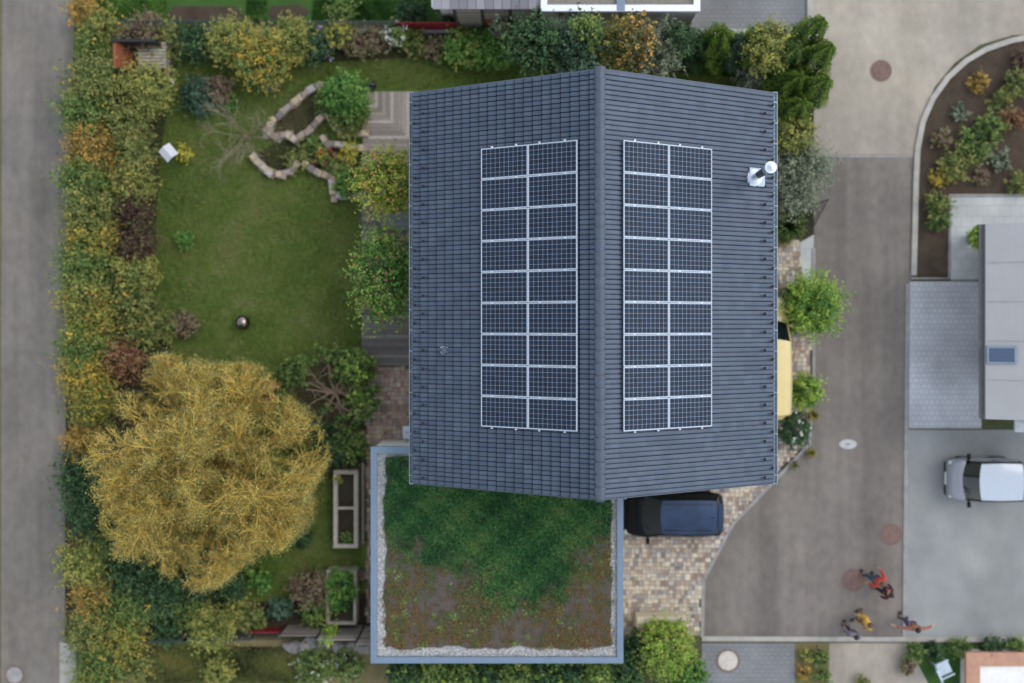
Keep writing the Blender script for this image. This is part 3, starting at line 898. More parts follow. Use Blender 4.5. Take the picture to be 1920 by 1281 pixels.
# mitred coping ring (open towards the house)
def quad_prism(p): mb.prism(p, ZG-.26, ZG)
quad_prism([(gx0, gy0), (gx1, gy0), (gx1-cw, gy0+cw), (gx0+cw, gy0+cw)])
quad_prism([(gx1, gy0+.004), (gx1, hy-.01), (gx1-cw, hy-.01), (gx1-cw, gy0+cw+.004)])
quad_prism([(gx0, gy0+.004), (gx0+cw, gy0+cw+.004), (gx0+cw, gy1-cw-.004), (gx0, gy1-.004)])
quad_prism([(gx0, gy1), (gx0+cw, gy1-cw), (hx-.01, gy1-cw), (hx-.01, gy1)])
cop = build('coping', mb, M_zinc_l, garage)
mb = MB()
for px_ in (790, 865, 980, 1075): 
    x, y = WG(px_, 1240); mb.box((x, gy0+cw/2, ZG+.002), (.012, cw*.96, .006))
for py_ in (1040, 1160):
    x, y = WG(1165, py_); mb.box((gx1-cw/2, y, ZG+.002), (cw*.96, .012, .006))
for py_ in (950, 1060, 1150):
    x, y = WG(700, py_); mb.box((gx0+cw/2, y, ZG+.002), (cw*.96, .012, .006))
build('seam', mb, M_zinc, cop)
zf = ZG-.13
M_gravel = noisy('pale_gravel', [(28, [(.20, .20, .20), (.42, .42, .41), (.62, .61, .58)], 1, [.35, .5, .65]), (60, [(.15, .15, .15), (.6, .6, .58)], .5)], bump=1, bscale=45, bdist=.04)
mb = MB(); mb.prism([(gx0+cw, gy0+cw), (gx1-cw, gy0+cw), (gx1-cw, hy-.01), (hx-.01, hy-.01), (hx-.01, gy1-cw), (gx0+cw, gy1-cw)], ZG-.24, zf)
build('gravel_border', mb, M_gravel, garage)
# individual pebbles give the border its grain
n = 9000
PP = []
A = (gx0+cw, gx1-cw, gy0+cw, hy)
for i in range(n):
    s_ = rnd.random()
    if s_ < .36: p = (rnd.uniform(A[0], A[0]+.36), rnd.uniform(A[2], gy1-cw))
    elif s_ < .66: p = (rnd.uniform(A[1]-.34, A[1]), rnd.uniform(A[2], hy))
    else: p = (rnd.uniform(A[0], A[1]), rnd.uniform(A[2], A[2]+.34))
    PP.append((p[0], p[1], zf+.012))
PP = np.array(PP); NN = np.tile([0, 0, 1.0], (n, 1))+rng.normal(0, .45, (n, 3)); NN /= np.linalg.norm(NN, axis=1)[:, None]
V, F, v = leaf_quads(PP, NN, rng.uniform(.025, .06, n), rng.uniform(.025, .05, n), rng.random(n))
o = build_np('pebble', V, F, v, attr_mat('pebble', [(.16, .16, .17), (.38, .38, .38), (.60, .59, .56), (.74, .72, .68)], .8), garage); o['kind'] = 'stuff'
# substrate with a wavy edge
edge = []
def wob(a, k): return .045*math.sin(a*2.3+k)+.03*math.sin(a*5.7+k*2)+.02*math.sin(a*13+k*3)
sx0, sx1, sy0 = WG(721, 1216)[0], WG(1146, 1216)[0], WG(721, 1216)[1]
N_ = 60
pts = []
for i in range(N_+1): x = sx0+(sx1-sx0)*i/N_; pts.append((x, sy0+wob(x, 1)))
for i in range(1, N_): y = sy0+(hy-.02-sy0)*i/N_; pts.append((sx1+wob(y, 4)*.5, y))
pts.append((sx1, hy-.02)); pts.append((hx-.02, hy-.02)); 
pts.append((hx-.02, gy1-cw-.05))
for i in range(1, N_): y = (gy1-cw-.05)+(sy0-(gy1-cw-.05))*i/N_; pts.append((sx0+wob(y, 7)+.0, y))
M_sub = noisy('roof_substrate', [(.55, [(.085, .070, .058), (.130, .105, .085), (.15, .105, .065)], 1), (3.5, [(.08, .07, .062), (.14, .12, .09), (.16, .105, .06)], .45), (45, [(.03, .027, .024), (.16, .14, .13)], .5)], bump=1, bscale=60, bdist=.04)
mb = MB(); mb.prism(pts, zf-.02, zf+.028); build('substrate', mb, M_sub, garage)
sub_poly = pts
# green cover: dense grass under the house gable, tongue shaped, thinning to sedum dots
def g_density(px, py):
    # photo-pixel polygons turned into a soft field
    d = 0
    main = [(720, 850), (775, 850), (775, 905), (1150, 905), (1148, 985), (1100, 1010), (1062, 1035), (1060, 1100), (1010, 1118), (960, 1130), (905, 1120), (935, 1080), (890, 1060), (860, 1045), (800, 1060), (805, 1010), (760, 1000), (735, 1040), (722, 960)]
    return inside(px, py, main)
P_main = []; P_dot = []
tries = 0
for i in range(66000):
    px_ = rnd.uniform(718, 1150); py_ = rnd.uniform(846, 1218)
    jx = px_+12*math.sin(py_*.11)+9*math.sin(px_*.17+py_*.07)+rnd.gauss(0, 20); jy = py_+10*math.sin(px_*.13)+8*math.sin(px_*.05-py_*.16)+rnd.gauss(0, 16)
    x, y = WG(px_, py_)
    if x > hx-.1 and y > hy-.08: continue
    if not inside(x, y, sub_poly): continue
    if g_density(jx, jy): P_main.append((x, y))
def tuft_mesh(pts2, hmin, hmax, w, vals, bl=3, splay=.5):
    pts2 = np.array(pts2); n = len(pts2)
    idx = np.repeat(np.arange(n), bl); m = len(idx)
    P = np.column_stack([pts2[idx], np.full(m, zf+.02)]) + np.column_stack([rng.normal(0, .025, (m, 2)), np.zeros(m)])
    hgt = rng.uniform(hmin, hmax, m)
    lean = rng.normal(0, splay, (m, 2))*hgt[:, None]
    a = rng.uniform(0, PI, m); wv = np.column_stack([np.cos(a), np.sin(a), np.zeros(m)])*w*.5
    top = P+np.column_stack([lean, hgt])
    mid = P+np.column_stack([lean*.3, hgt*.6])
    V = np.empty((m, 4, 3)); V[:, 0] = P; V[:, 1] = mid+wv; V[:, 2] = top; V[:, 3] = mid-wv
    return V.reshape(-1, 3), np.arange(m*4).reshape(m, 4), np.clip(vals[idx]+rng.normal(0, .13, m), 0, 1)
pm = np.array(P_main)
vv = .42+.16*np.sin(pm[:, 0]*1.7+pm[:, 1]*1.1)+.14*np.sin(pm[:, 0]*3.9-pm[:, 1]*4.3)+.1*np.sin(pm[:, 1]*9+pm[:, 0]*7)
V, F, v = tuft_mesh(P_main, .04, .13, .03, vv, 3, .6)
M_roofgrass = attr_mat('roof_grass', [(.024, .095, .034), (.050, .17, .055), (.105, .25, .070), (.24, .30, .10)], .6, trans=.15)
o = build_np('roof_grass', V, F, v, M_roofgrass, garage); o['kind'] = 'stuff'
# sedum patches: small cushions, green, rust and lime
A = {'green': [], 'rust': [], 'lime': []}
for i in range(5000):
    px_ = rnd.uniform(722, 1146); py_ = rnd.uniform(900, 1216)
    x, y = WG(px_, py_)
    if not inside(x, y, sub_poly): continue
    if g_density(px_, py_) and rnd.random() < .8: continue
    wr = max(0, (py_-1060)/150) + (.5 if px_ > 1050 else 0) + (.35 if px_ < 760 else 0)
    kind = 'rust' if rnd.random() < .3+.35*wr else 'green'
    if rnd.random() < .045: kind = 'lime'
    near = min(abs(px_-900), 200)/200
    if px_ < 900 and 1000 < py_ < 1090 and rnd.random() < .6: continue
    if math.sin(px_*.043+1)+math.sin(py_*.051+px_*.02) < -.1 and rnd.random() < .7: continue
    r = rnd.uniform(.03, .15)
    m = int(20*(r/.1)**1.5)+3
    P = np.column_stack([x+rng.normal(0, r*.55, m), y+rng.normal(0, r*.55, m), zf+.035+rng.random(m)*.03])
    A[kind].append(P)
for kind, cols in (('green', [(.035, .060, .015), (.075, .10, .025), (.13, .14, .04)]), ('rust', [(.09, .05, .022), (.16, .08, .03), (.13, .12, .035)]), ('lime', [(.08, .15, .03), (.16, .26, .05), (.25, .34, .08)])):
    P = np.concatenate(A[kind]); m = len(P)
    N = np.array([0, 0, 1.0])+rng.normal(0, .5, (m, 3)); N /= np.linalg.norm(N, axis=1)[:, None]
    V, F, v = leaf_quads(P, N, rng.uniform(.03, .07, m), rng.uniform(.025, .05, m), rng.random(m))
    o = build_np('sedum', V, F, v, attr_mat('sedum_'+kind, cols, .6), garage); o['kind'] = 'stuff'; o['label'] = f'{kind} coloured sedum cushions scattered on the roof substrate'

# ------------------------------------------------------------------ deck and garden furniture
M_deckw = attr_mat('weathered_deck_board', [(.17, .145, .12), (.25, .215, .18), (.32, .285, .24), (.39, .355, .31)], .85, noise=.22, nscale=22, bump=.4)
M_deckd = attr_mat('dark_deck_board', [(.085, .075, .068), (.125, .11, .10), (.17, .15, .135), (.22, .20, .18)], .8, noise=.22, nscale=22, bump=.4)  # darker board tones than the upper deck
M_board = attr_mat('grey_board', [(.14, .125, .11), (.20, .18, .155), (.27, .24, .21)], .85, noise=.22, nscale=18, bump=.4)
M_bedwood = attr_mat('pale_timber', [(.26, .23, .18), (.33, .30, .24), (.40, .36, .29)], .85, noise=.2, nscale=15, bump=.4)
zd = .16
def deck_thing(label, rect, mitre, mat):
    (pa, qa, pb, qb) = rect
    xa, ya = W(pa, qa, zd); xb, yb = W(pb, qb, zd)    # xa<xb, ya>yb
    t = thing('wooden_deck', label, 'deck', ((xa+xb)/2, (ya+yb)/2, 0))
    mb = MB(); bw = .145
    if mitre:
        # boards turn round a diagonal: upper right run vertical, lower left run horizontal
        mx, my = W(735, 208, zd)          # upper end of the diagonal
        dx, dy = W(770, 262, zd)
        k = 0
        def diag_y(x): return ya - (x-xa)*.95 - .1
        y = yb
        while y < ya-.01:
            y2 = min(y+bw-.012, ya)
            xe1 = xa + max(0, (ya-.1-y)/.95); xe2 = xa+max(0, (ya-.1-y2)/.95)
            xe1 = min(xe1, xb); xe2 = min(xe2, xb)
            v = .85 if k % 4 == 3 else rnd.uniform(.1, .6)
            if xe1 > xa+.02: mb.prism([(xa, y), (xe1, y), (max(xe2, xa+.005), y2), (xa, y2)], zd-.03, zd, v)
            y += bw; k += 1
        x = xa; k = 0
        while x < xb-.01:
            x2 = min(x+bw-.012, xb)
            v = .85 if k % 4 == 3 else rnd.uniform(.1, .6)
            ye1 = max(yb, diag_y(x)+.006); ye2 = max(yb, diag_y(x2)+.006)
            mb.prism([(x, ye1), (x2, ye2), (x2, ya), (x, ya)], zd-.03, zd, v)
            x += bw; k += 1
    else:
        y = yb; k = 0
        while y < ya-.01:
            v = .9 if k % 5 == 2 else rnd.uniform(.0, .6)
            mb.prism([(xa, y), (xb, y), (xb, min(y+bw-.012, ya)), (xa, min(y+bw-.012, ya))], zd-.03, zd, v); y += bw; k += 1
    build('board', mb, mat, t)['label'] = 'weathered grey boards'
    f = MB(); f.prism([(xa+.03, yb+.03), (xb-.01, yb+.03), (xb-.01, ya-.03), (xa+.03, ya-.03)], 0.0, zd-.034); build('frame', f, BARK, t)
deck_thing('pale weathered wooden deck with boards mitred at the upper left of the house', (680, 172, 800, 283), True, M_deckw)
deck_thing('dark grey plank deck along the left house wall beneath the two apple trees', (678, 283.5, 800, 686), False, M_deckd)

# slatted table
x, y = W(746, 414, .74)
t = thing('garden_table', 'grey slatted garden table on the deck between the two apple trees', 'table', (x, y, zd))
mb = MB()
for i in range(8): mb.box((x, y+.30-i*.086, .74), (1.15, .074, .025), val=rnd.random(), bev=.004)
build('tabletop', mb, attr_mat('grey_slat', [(.13, .16, .155), (.19, .22, .21)], .7), t)
for sx in (-1, 1):
    for sy in (-1, 1):
        mb = MB(); mb.box((x+sx*.50, y+sy*.27, .445), (.06, .06, .565)); build('leg', mb, M_board, t)

# metal lid by the house wall
x, y = W(763, 811, 1.2)
t = thing('meter_box', 'small grey metal box standing at the wall under the left eave', 'box', (x+.05, y, 0.045))
mb = MB(); mb.box((x+.05, y, .62), (.34, .40, 1.14), bev=.02); build('case', mb, M_zinc, t)
mb = MB(); mb.box((x+.05, y, 1.205), (.40, .46, .03), bev=.008); build('lid', mb, plain('pale_zinc', (.50, .53, .58), .4, metal=.3), t)
mb = MB(); mb.box((x+.0, y, 1.226), (.10, .10, .012)); build('hinge', mb, M_zinc, t)

# stainless ball on the lawn
x, y = W(455, 605, .3)
t = thing('garden_ball', 'polished steel ball on the lawn above the yellow willow', 'garden ball', (x, y, 0))
mb = MB(); r = .27
mb.lathe((x, y, .30), [(r*math.sin(a*PI/16), -r*math.cos(a*PI/16)) for a in range(17)], 32)
build('ball', mb, plain('polished_steel', (.26, .21, .19), .2, metal=1.0, noise=.05), t, smooth=True)
mb = MB(); mb.lathe((x, y, 0), [(0, .06), (.16, .06), (.20, .0)], 24); build('foot', mb, M_black, t)

# bird house on a post
bx, by = W(330, 287, 0)
t = thing('bird_house', 'pale bird house with gabled grey roof on a leaning wooden post in the lawn', 'bird house', (bx, by, 0))
hx_, hy_ = W(307, 283, 1.9)
mb = MB(); mb.path([(bx, by, -.02), (hx_+.16, hy_-.03, 1.45)], [.055, .05], 8); build('post', mb, BARK_PALE, t)
mb = MB(); mb.box((hx_+.12, hy_-.03, 1.55), (.28, .28, .26), rz=R(-50), bev=.01, val=.5)
body = build('body', mb, M_bedwood, t)
mb = MB(); Mr = Matrix.Translation((hx_+.1, hy_-.03, 1.76)) @ Matrix.Rotation(R(-50), 4, 'Z')
for s_ in (-1, 1):
    M2 = Mr @ Matrix.Translation((0, s_*.12, -.02)) @ Matrix.Rotation(-s_*R(28), 4, 'X')
    mb.box((0, 0, 0), (.50, .28, .025), M=M2, val=.2+.4*(s_ > 0))
build('roof', mb, attr_mat('pale_roof_board', [(.42, .42, .45), (.50, .50, .52)], .6, noise=.1), t)

# watering pot near deck corner
x, y = W(698, 160, .3)
t = thing('garden_bucket', 'small dark bucket on the grass at the corner of the mitred deck', 'bucket', (x, y, 0))
mb = MB(); mb.lathe((x, y, 0), [(0, .01), (.11, .01), (.15, .28), (.16, .28), (.135, .27), (.10, .03), (0, .03)], 20); build('body', mb, M_black, t, smooth=True)
mb = MB()
for i in range(8):
    a0, a1 = PI*i/8, PI*(i+1)/8
    mb.tube((x+.15*math.cos(a0), y+.03, .28+.12*math.sin(a0)), (x+.15*math.cos(a1), y+.03, .28+.12*math.sin(a1)), .008, n=5)
build('handle', mb, M_steel, t)

# raised vegetable beds
def raised_bed(px0, py0, px1, py1, h, label, cross=None, soilm=None, w=.15):
    xa, ya = W(px0, py0, h); xb, yb = W(px1, py1, h)
    t = thing('raised_bed', label, 'raised bed', ((xa+xb)/2, (ya+yb)/2, 0))
    mb = MB()
    mb.box(((xa+xb)/2, ya-w/2, h/2), (xb-xa, w, h), bev=.01, val=rnd.random()); mb.box(((xa+xb)/2, yb+w/2, h/2), (xb-xa, w, h), bev=.01, val=rnd.random())
    mb.box((xa+w/2, (ya+yb)/2, h/2), (w, ya-yb-2*w-.004, h), bev=.01, val=rnd.random()); mb.box((xb-w/2, (ya+yb)/2, h/2), (w, ya-yb-2*w-.004, h), bev=.01, val=rnd.random())
    if cross:
        yc = W(0, cross, h)[1]; mb.box(((xa+xb)/2, yc, h-.06), (xb-xa-2*w-.004, .09, .1), val=.8)
    build('frame', mb, M_bedwood, t)
    s2 = MB(); s2.box(((xa+xb)/2, (ya+yb)/2, h/2-.12), (xb-xa-2*w, ya-yb-2*w, h-.2)); build('soil', s2, soilm or M_soil_d, t)
    return t
raised_bed(625, 882, 671, 1028, .65, 'long pale timber raised bed with dark soil beside the garage wall', 953)
raised_bed(612, 1070, 668, 1172, .75, 'lower timber raised bed overgrown with green leaves near the wooden screen', None, None, .11)
# planks beside the bed
t = thing('timber_plank', 'thin grey plank standing on edge between raised bed and garden path', 'plank', (*W(679, 945, 0), 0))
mb = MB(); xa, ya = W(680, 868, .4); xb, yb = W(680, 1021, .4); mb.box((xa, (ya+yb)/2, .2), (.09, ya-yb, .4), bev=.01, val=.5); build('plank', mb, M_board, t)
mb = MB()
for yy in (ya-.1, (ya+yb)/2, yb+.1): mb.box((xa+.085, yy, .22), (.07, .07, .44))
build('stake', mb, BARK, t)
t = thing('wooden_pole', 'bleached wooden pole lying beside the overgrown lower raised bed', 'pole', (*W(611, 1120, .7), 0))
mb = MB(); a = W3(610, 1080, .8); b = W3(612, 1172, .82); mb.path([a, W3(613, 1130, .85), b], [.035, .04, .03], 8); build('pole', mb, BARK_PALE, t)
mb = MB(); mb.tube((b[0], b[1]+.1, 0), (b[0], b[1]+.1, .85), .03); mb.tube((a[0], a[1]-.1, 0), (a[0], a[1]-.1, .85), .03); build('stake', mb, BARK_PALE, t)
# round pot
x, y = W(677, 1079, .4)
t = thing('flower_pot', 'round teal rimmed pot with reddish soil beside the lower raised bed', 'flower pot', (x, y, 0))
mb = MB(); mb.lathe((x, y, 0), [(0, 0), (.10, 0), (.14, .36), (.165, .36), (.165, .42), (.135, .42), (.125, .3)], 24); build('pot', mb, plain('teal_glaze', (.06, .10, .10), .3), t, smooth=True)
mb = MB(); mb.lathe((x, y, 0), [(0, .34), (.128, .33)], 20); build('soil', mb, plain('red_soil', (.16, .07, .045), .95), t)

# ------------------------------------------------------------------ low dry stone walls
M_stone = attr_mat('field_stone', [(.15, .14, .135), (.30, .25, .18), (.44, .35, .23), (.36, .34, .32), (.22, .16, .12)], .9, noise=.22, nscale=16, bump=.6)
def stone_wall(pts, label, h=.34, w=.24):
    P = [Vector(W(px, py, h)) for px, py in pts]
    t = thing('stone_wall', label, 'stone wall', (P[0].x, P[0].y, 0), 0, 'low dry stone walls of the herb beds')
    mb = MB()
    for layer in range(3):
        z = h*(layer+.5)/3
        for i in range(len(P)-1):
            a, b = P[i], P[i+1]; d = b-a; L = d.length; ang = math.atan2(d.y, d.x); s_ = rnd.uniform(-.1, 0)
            while s_ < L:
                l = rnd.uniform(.16, .36)
                c = a+d*((s_+l/2)/L)
                ww = w*rnd.uniform(.8, 1.15)
                mb.box((c.x+rnd.uniform(-.02, .02), c.y+rnd.uniform(-.02, .02), z+rnd.uniform(-.01, .015)), (l*.95, ww, h/3*.98), rz=ang+rnd.uniform(-.1, .1), val=rnd.random(), bev=.03)
                s_ += l
    build('stone', mb, M_stone, t)
stone_wall([(601, 157), (577, 169), (548, 194), (526, 211), (508, 229), (500, 245), (514, 255), (536, 250), (553, 262)], 'beige stone wall curving round the left side of the upper bare bed')
stone_wall([(553, 261), (578, 245), (600, 220)], 'short straight stone wall closing the bare bed at its lower right')
stone_wall([(614, 212), (626, 234), (644, 248), (681, 250)], 'stone wall bending from the big dark bush to the mitred deck')
stone_wall([(604, 255), (612, 268), (636, 271), (655, 277), (681, 277)], 'stone wall with red flowers ending at the deck corner')
stone_wall([(471, 290), (484, 306), (499, 319), (520, 326), (541, 321), (555, 308)], 'bow shaped stone wall at the lower left of the herb beds')
stone_wall([(568, 306), (592, 322), (622, 334), (624, 364)], 'stone wall stepping down towards the lawn corner')
stone_wall([(632, 366), (656, 366), (680, 366)], 'short pale stone wall piece at the corner by the yellow green apple tree')

# ------------------------------------------------------------------ fences, screens and walls of the garden
M_wire = plain('fence_wire', (.045, .06, .065), .5, metal=.4)
def mesh_fence(pts, h, label, zpx=None, group=None):
    P = [Vector(W(px, py, h)) for px, py in pts]
    t = thing('wire_fence', label, 'fence', (P[0].x, P[0].y, 0), 0, group)
    mb = MB()
    tot = 0
    for a, b in zip(P, P[1:]):
        n = max(2, int((b-a).length/.25))
        for k in range(n):
            c = a.lerp(b, k/n); mb.box((c.x, c.y, h/2), (.012, .012, h-.02))
        for k in range(6):
            z = .05+(h-.08)*k/5
            mb.tube((a.x, a.y, z), (b.x, b.y, z), .010, n=4)
        mb.tube((a.x, a.y+.015, h-.03), (b.x, b.y+.015, h-.03), .022, n=5)
    build('mesh', mb, M_wire, t)
    first = None
    for a, b in zip(P, P[1:]):
        n = max(1, int((b-a).length/2.4))
        for k in range(n+1):
            c = a.lerp(b, k/n)
            mb = MB(); mb.box((c.x, c.y+.04, h/2), (.06, .06, h+.04)); build('post', mb, M_wire, t)
mesh_fence([(222, 40), (480, 40), (740, 41)], 1.1, 'dark wire mesh fence along the top garden border')
mesh_fence([(232, 1206), (345, 1203), (470, 1201)], 1.1, 'dark wire mesh fence along the bottom garden border')
# low concrete edging along the top fence
t = thing('border_wall', 'narrow concrete edging wall under the top wire fence', 'wall', (*W(520, 52, .2), 0))
mb = MB(); xa, ya = W(340, 53, .2); xb, yb = W(850, 60, .2); mb.box(((xa+xb)/2, ya-.1, .1), (xb-xa, .13, .2), bev=.01); build('edging', mb, M_kerb_d, t)
mb = MB(); mb.box(((xa+xb)/2, ya-.1, .215), (xb-xa+.02, .16, .03), bev=.005); build('cap', mb, M_kerb_d, t)

def board_wall(name, label, cat, xa, xb, y, z0, z1, mat, n, post=True, thick=.04, pz=0, ends=True):
    """upright panel of horizontal boards between two posts"""
    t = thing(name, label, cat, ((xa+xb)/2, y, 0))
    mb = MB(); bh = (z1-z0)/n
    for i in range(n): mb.box(((xa+xb)/2, y, z0+bh*(i+.5)), (xb-xa, thick, bh*.93), val=rnd.random(), bev=.004)
    build('board', mb, mat, t)
    if post:
        for xx in ((xa, xb) if ends else (xa,)):
            mb = MB(); mb.box((xx, y, (z1+pz)/2), (.07, .09, z1+pz)); build('post', mb, M_wire, t)
    return t
M_red = attr_mat('red_board', [(.19, .012, .018), (.24, .016, .022)], .6, noise=.12)
M_rust = attr_mat('rusty_brown_board', [(.20, .062, .028), (.26, .085, .035)], .6, noise=.15)
yt = W(740, 58, 0)[1]
board_wall('privacy_fence', 'dark red board fence in front of the neighbouring tiled carport', 'fence', W(742, 0, 1.1)[0], W(858, 0, 1.1)[0], yt, .05, 1.15, M_red, 5)
yb_ = W(500, 1176, 0)[1]
board_wall('privacy_fence', 'low bright red board fence behind the teal bush at the bottom', 'fence', W(466, 0, .7)[0], W(534, 0, .7)[0], yb_, .05, .75, M_red, 4)
# three stepped privacy screens at the bottom
for i, (pa, pb, h, lab) in enumerate(((523, 602, 1.45, 'leftmost and lowest of the three grey board screens at the bottom'), (592, 672, 1.95, 'middle grey board screen with yellow green shoots hanging over it'), (666, 712, 2.45, 'grey board screen touching the garage corner'))):
    t = board_wall('board_screen', lab, 'privacy screen', W(pa, 0, h)[0], W(pb, 0, h)[0], W(600, 1172, 0)[1]-.012*i-(0, .0, .0)[i], .05, h, M_board, int(h/.13), pz=.03, ends=False)
    t['group'] = 'grey board screens along the bottom border'
# boulders under the screens
M_rock = attr_mat('grey_boulder', [(.16, .15, .15), (.26, .245, .23), (.33, .31, .29)], .9, noise=.25, nscale=8, bump=.6)
for i, (px, py, r, lab) in enumerate(((548, 1212, .30, 'rounded grey boulder farthest left below the board screens'), (578, 1210, .36, 'flat pinkish grey boulder second from the left below the screens'), (606, 1212, .30, 'grey boulder below the joint of the left and middle screens'), (635, 1214, .26, 'small boulder below the middle screen'), (662, 1215, .28, 'pale pointed boulder left of the garage corner'), (682, 1219, .22, 'smallest boulder tucked beside the garage corner'))):
    x, y = W(px, py, .15)
    bm = bmesh.new(); bmesh.ops.create_icosphere(bm, subdivisions=2, radius=1)
    mb = MB()
    vs = []
    for v_ in bm.verts:
        c = v_.co; k = 1+.16*math.sin(c.x*4+i)+.13*math.sin(c.y*5+i*2)+.1*math.sin(c.z*6+c.x*3)
        vs.append((x+c.x*r*1.2*k, y+c.y*r*.85*k, max(-.02, .10+c.z*r*.7*k)))
    mb.add(vs, [tuple(v_.index for v_ in f.verts) for f in bm.faces], (.2, .7, .5, .6, .9, .4)[i]); bm.free()
    o = build('boulder', mb, M_rock, smooth=True); tag(o, lab, 'boulder', 'boulders under the board screens')

# small red brown shed front and slatted bin, top left
t = thing('garden_shed', 'small shed with brick red side wall under overhanging shrubs in the top left corner', 'shed', (*W(235, 98, 0), 0))
xa, ya = W(212, 78, 1.4); xb, yb = W(243, 128, 0)
xs, ys2 = W(213, 126, 1.4)
mb = MB(); mb.prism([(xa, ys2), (xa+.12, ys2), (xa+.12, ya), (xa, ya)], 0, 1.4, .8)
mb.add([(xa+.14, ys2, 1.4), (xa+.62, ys2-.05, .02), (xa+.62, ya-.3, .02), (xa+.14, ya, 1.4)], [(0, 1, 2, 3)], .6)
build('wall', mb, M_rust, t)
mb = MB(); mb.box((xa+.75, ya+.02, .75), (1.6, .10, 1.5), bev=.01); build('back_panel', mb, M_black, t)
t = thing('compost_bin', 'weathered grey slatted compost bin right of the brick red shed wall', 'compost bin', (*W(282, 105, 0), 0))
cx, cy = W(286, 104, .8)
for (dx, dy, rz) in ((0, .48, 0), (0, -.48, 0), (-.5, 0, PI/2), (.5, 0, PI/2)):
    mb = MB()
    for k in range(6): mb.box((cx+dx, cy+dy, .08+k*.14), (.96, .03, .10), rz=rz, val=rnd.random())
    build('side', mb, M_board, t)
mb = MB()
for k in range(8): mb.box((cx, cy+.42-k*.12, .86), (1.0, .09, .025), val=rnd.uniform(.5, 1))
build('lid', mb, M_bedwood, t)
# white pots beside it
for px, py, lab in ((309, 137, 'larger white stone at the end of the slatted bin'), (318, 153, 'smaller white stone below the slatted bin')):
    x, y = W(px, py, .2); mb = MB(); mb.lathe((x, y, 0), [(0, .3), (.10, .27), (.16, .16), (.13, 0)], 9); o = build('garden_stone', mb, plain('white_stone', (.6, .58, .54), .8), smooth=True); tag(o, lab, 'stone', 'white stones by the compost bin')

# ------------------------------------------------------------------ neighbouring buildings
M_white = plain('white_coping', (.78, .80, .83), .45, noise=.03)
M_pinkwall = plain('pale_render', (.55, .52, .50), .9, noise=.06, ns=2)
M_gravel2 = noisy('tan_gravel', [(24, [(.12, .11, .09), (.24, .22, .18), (.36, .33, .28)], 1, [.35, .5, .65])], bump=1, bscale=45, bdist=.04)
# flat garage at the top
xa, ya = W(1014, 21, 3.0); xb = W(1313, 21, 3.0)[0]; yt2 = ya+6.5
t = thing('garage', 'neighbour garage with white edged gravel roof at the top of the picture', 'garage', ((xa+xb)/2, (ya+yt2)/2, 0))
mb = MB(); mb.box(((xa+xb)/2, (ya+yt2)/2, 1.4), (xb-xa-.12, yt2-ya-.12, 2.8)); build('wall', mb, M_pinkwall, t)
mb = MB(); w = .22
mb.prism([(xa, ya), (xb, ya), (xb, ya+w), (xa, ya+w)], 2.78, 3.0); mb.prism([(xa, yt2-w), (xb, yt2-w), (xb, yt2), (xa, yt2)], 2.78, 3.0)
mb.prism([(xa, ya+w+.003), (xa+w, ya+w+.003), (xa+w, yt2-w-.003), (xa, yt2-w-.003)], 2.78, 3.0); mb.prism([(xb-w, ya+w+.003), (xb, ya+w+.003), (xb, yt2-w-.003), (xb-w, yt2-w-.003)], 2.78, 3.0)
build('coping', mb, M_white, t)
mb = MB(); mb.box(((xa+xb)/2, (ya+yt2)/2, 2.86), (xb-xa-2*w, yt2-ya-2*w, .04)); build('gravel_roof', mb, M_gravel2, t)
xm = W(1164, 0, 3)[0]; mb = MB(); mb.box((xm, (ya+yt2)/2, 2.94), (.30, yt2-ya-.01, .13), bev=.01); build('joint_cover', mb, M_zinc_l, t)
mb = MB(); mb.box((xb-.02, ya+3.4, 1.15), (.08, 2.6, 2.2)); build('garage_door', mb, M_zinc, t)
# tiled carport
xc0, yc0 = W(812, 18, 2.9); xc1 = W(1012, 0, 2.9)[0]
t = thing('carport', 'neighbour carport with grey tiled roof and a timber screen wall, top centre', 'carport', ((xc0+xc1)/2, yc0+1.5, 0))
mb = MB(); tw = .3
n = int((xc1-xc0-.1)/tw); rows = 12
for k in range(rows):
    for j in range(n+1):
        xx0 = xc0+j*tw+(.15 if k % 2 else 0)-.0; xx1 = min(xx0+tw-.015, xc1-.08)
        if xx1 <= xx0+.02: continue
        yy0 = yc0+k*.33; yy1 = yy0+.36; za = 2.93+k*.33*.45; zb = za+.36*.45
        mb.add([(xx0, yy0, za+.03), (xx1, yy0, za+.03), (xx1, yy1, zb), (xx0, yy1, zb), (xx0, yy0, za), (xx1, yy0, za)], [(0, 1, 2, 3), (4, 5, 1, 0)], rnd.random())
build('roof', mb, attr_mat('grey_lilac_tile', [(.20, .19, .21), (.27, .26, .285), (.32, .31, .335)], .6), t)
mb = MB(); mb.box((xc0-.03, yc0+2, 3.35), (.10, 4.0, .1), M=Matrix.Translation((xc0-.03, yc0+2, 3.37)) @ Matrix.Rotation(math.atan(.45), 4, 'X')); mb.box((xc1-.03, yc0+2, 3.4), (.12, 4.2, .12), M=Matrix.Translation((xc1-.03, yc0+2, 3.40)) @ Matrix.Rotation(math.atan(.45), 4, 'X'))
build('verge', mb, M_white, t)
mb = MB(); mb.box(((xc0+xc1)/2, yc0+2, 1.4), (xc1-xc0-.3, 3.2, 2.8)); build('wall', mb, M_pinkwall, t)
ysc = W(850, 62, 0)[1]+.12
edges = [W(q, 15, 2.85)[0] for q in (851, 903, 956, 1010)]
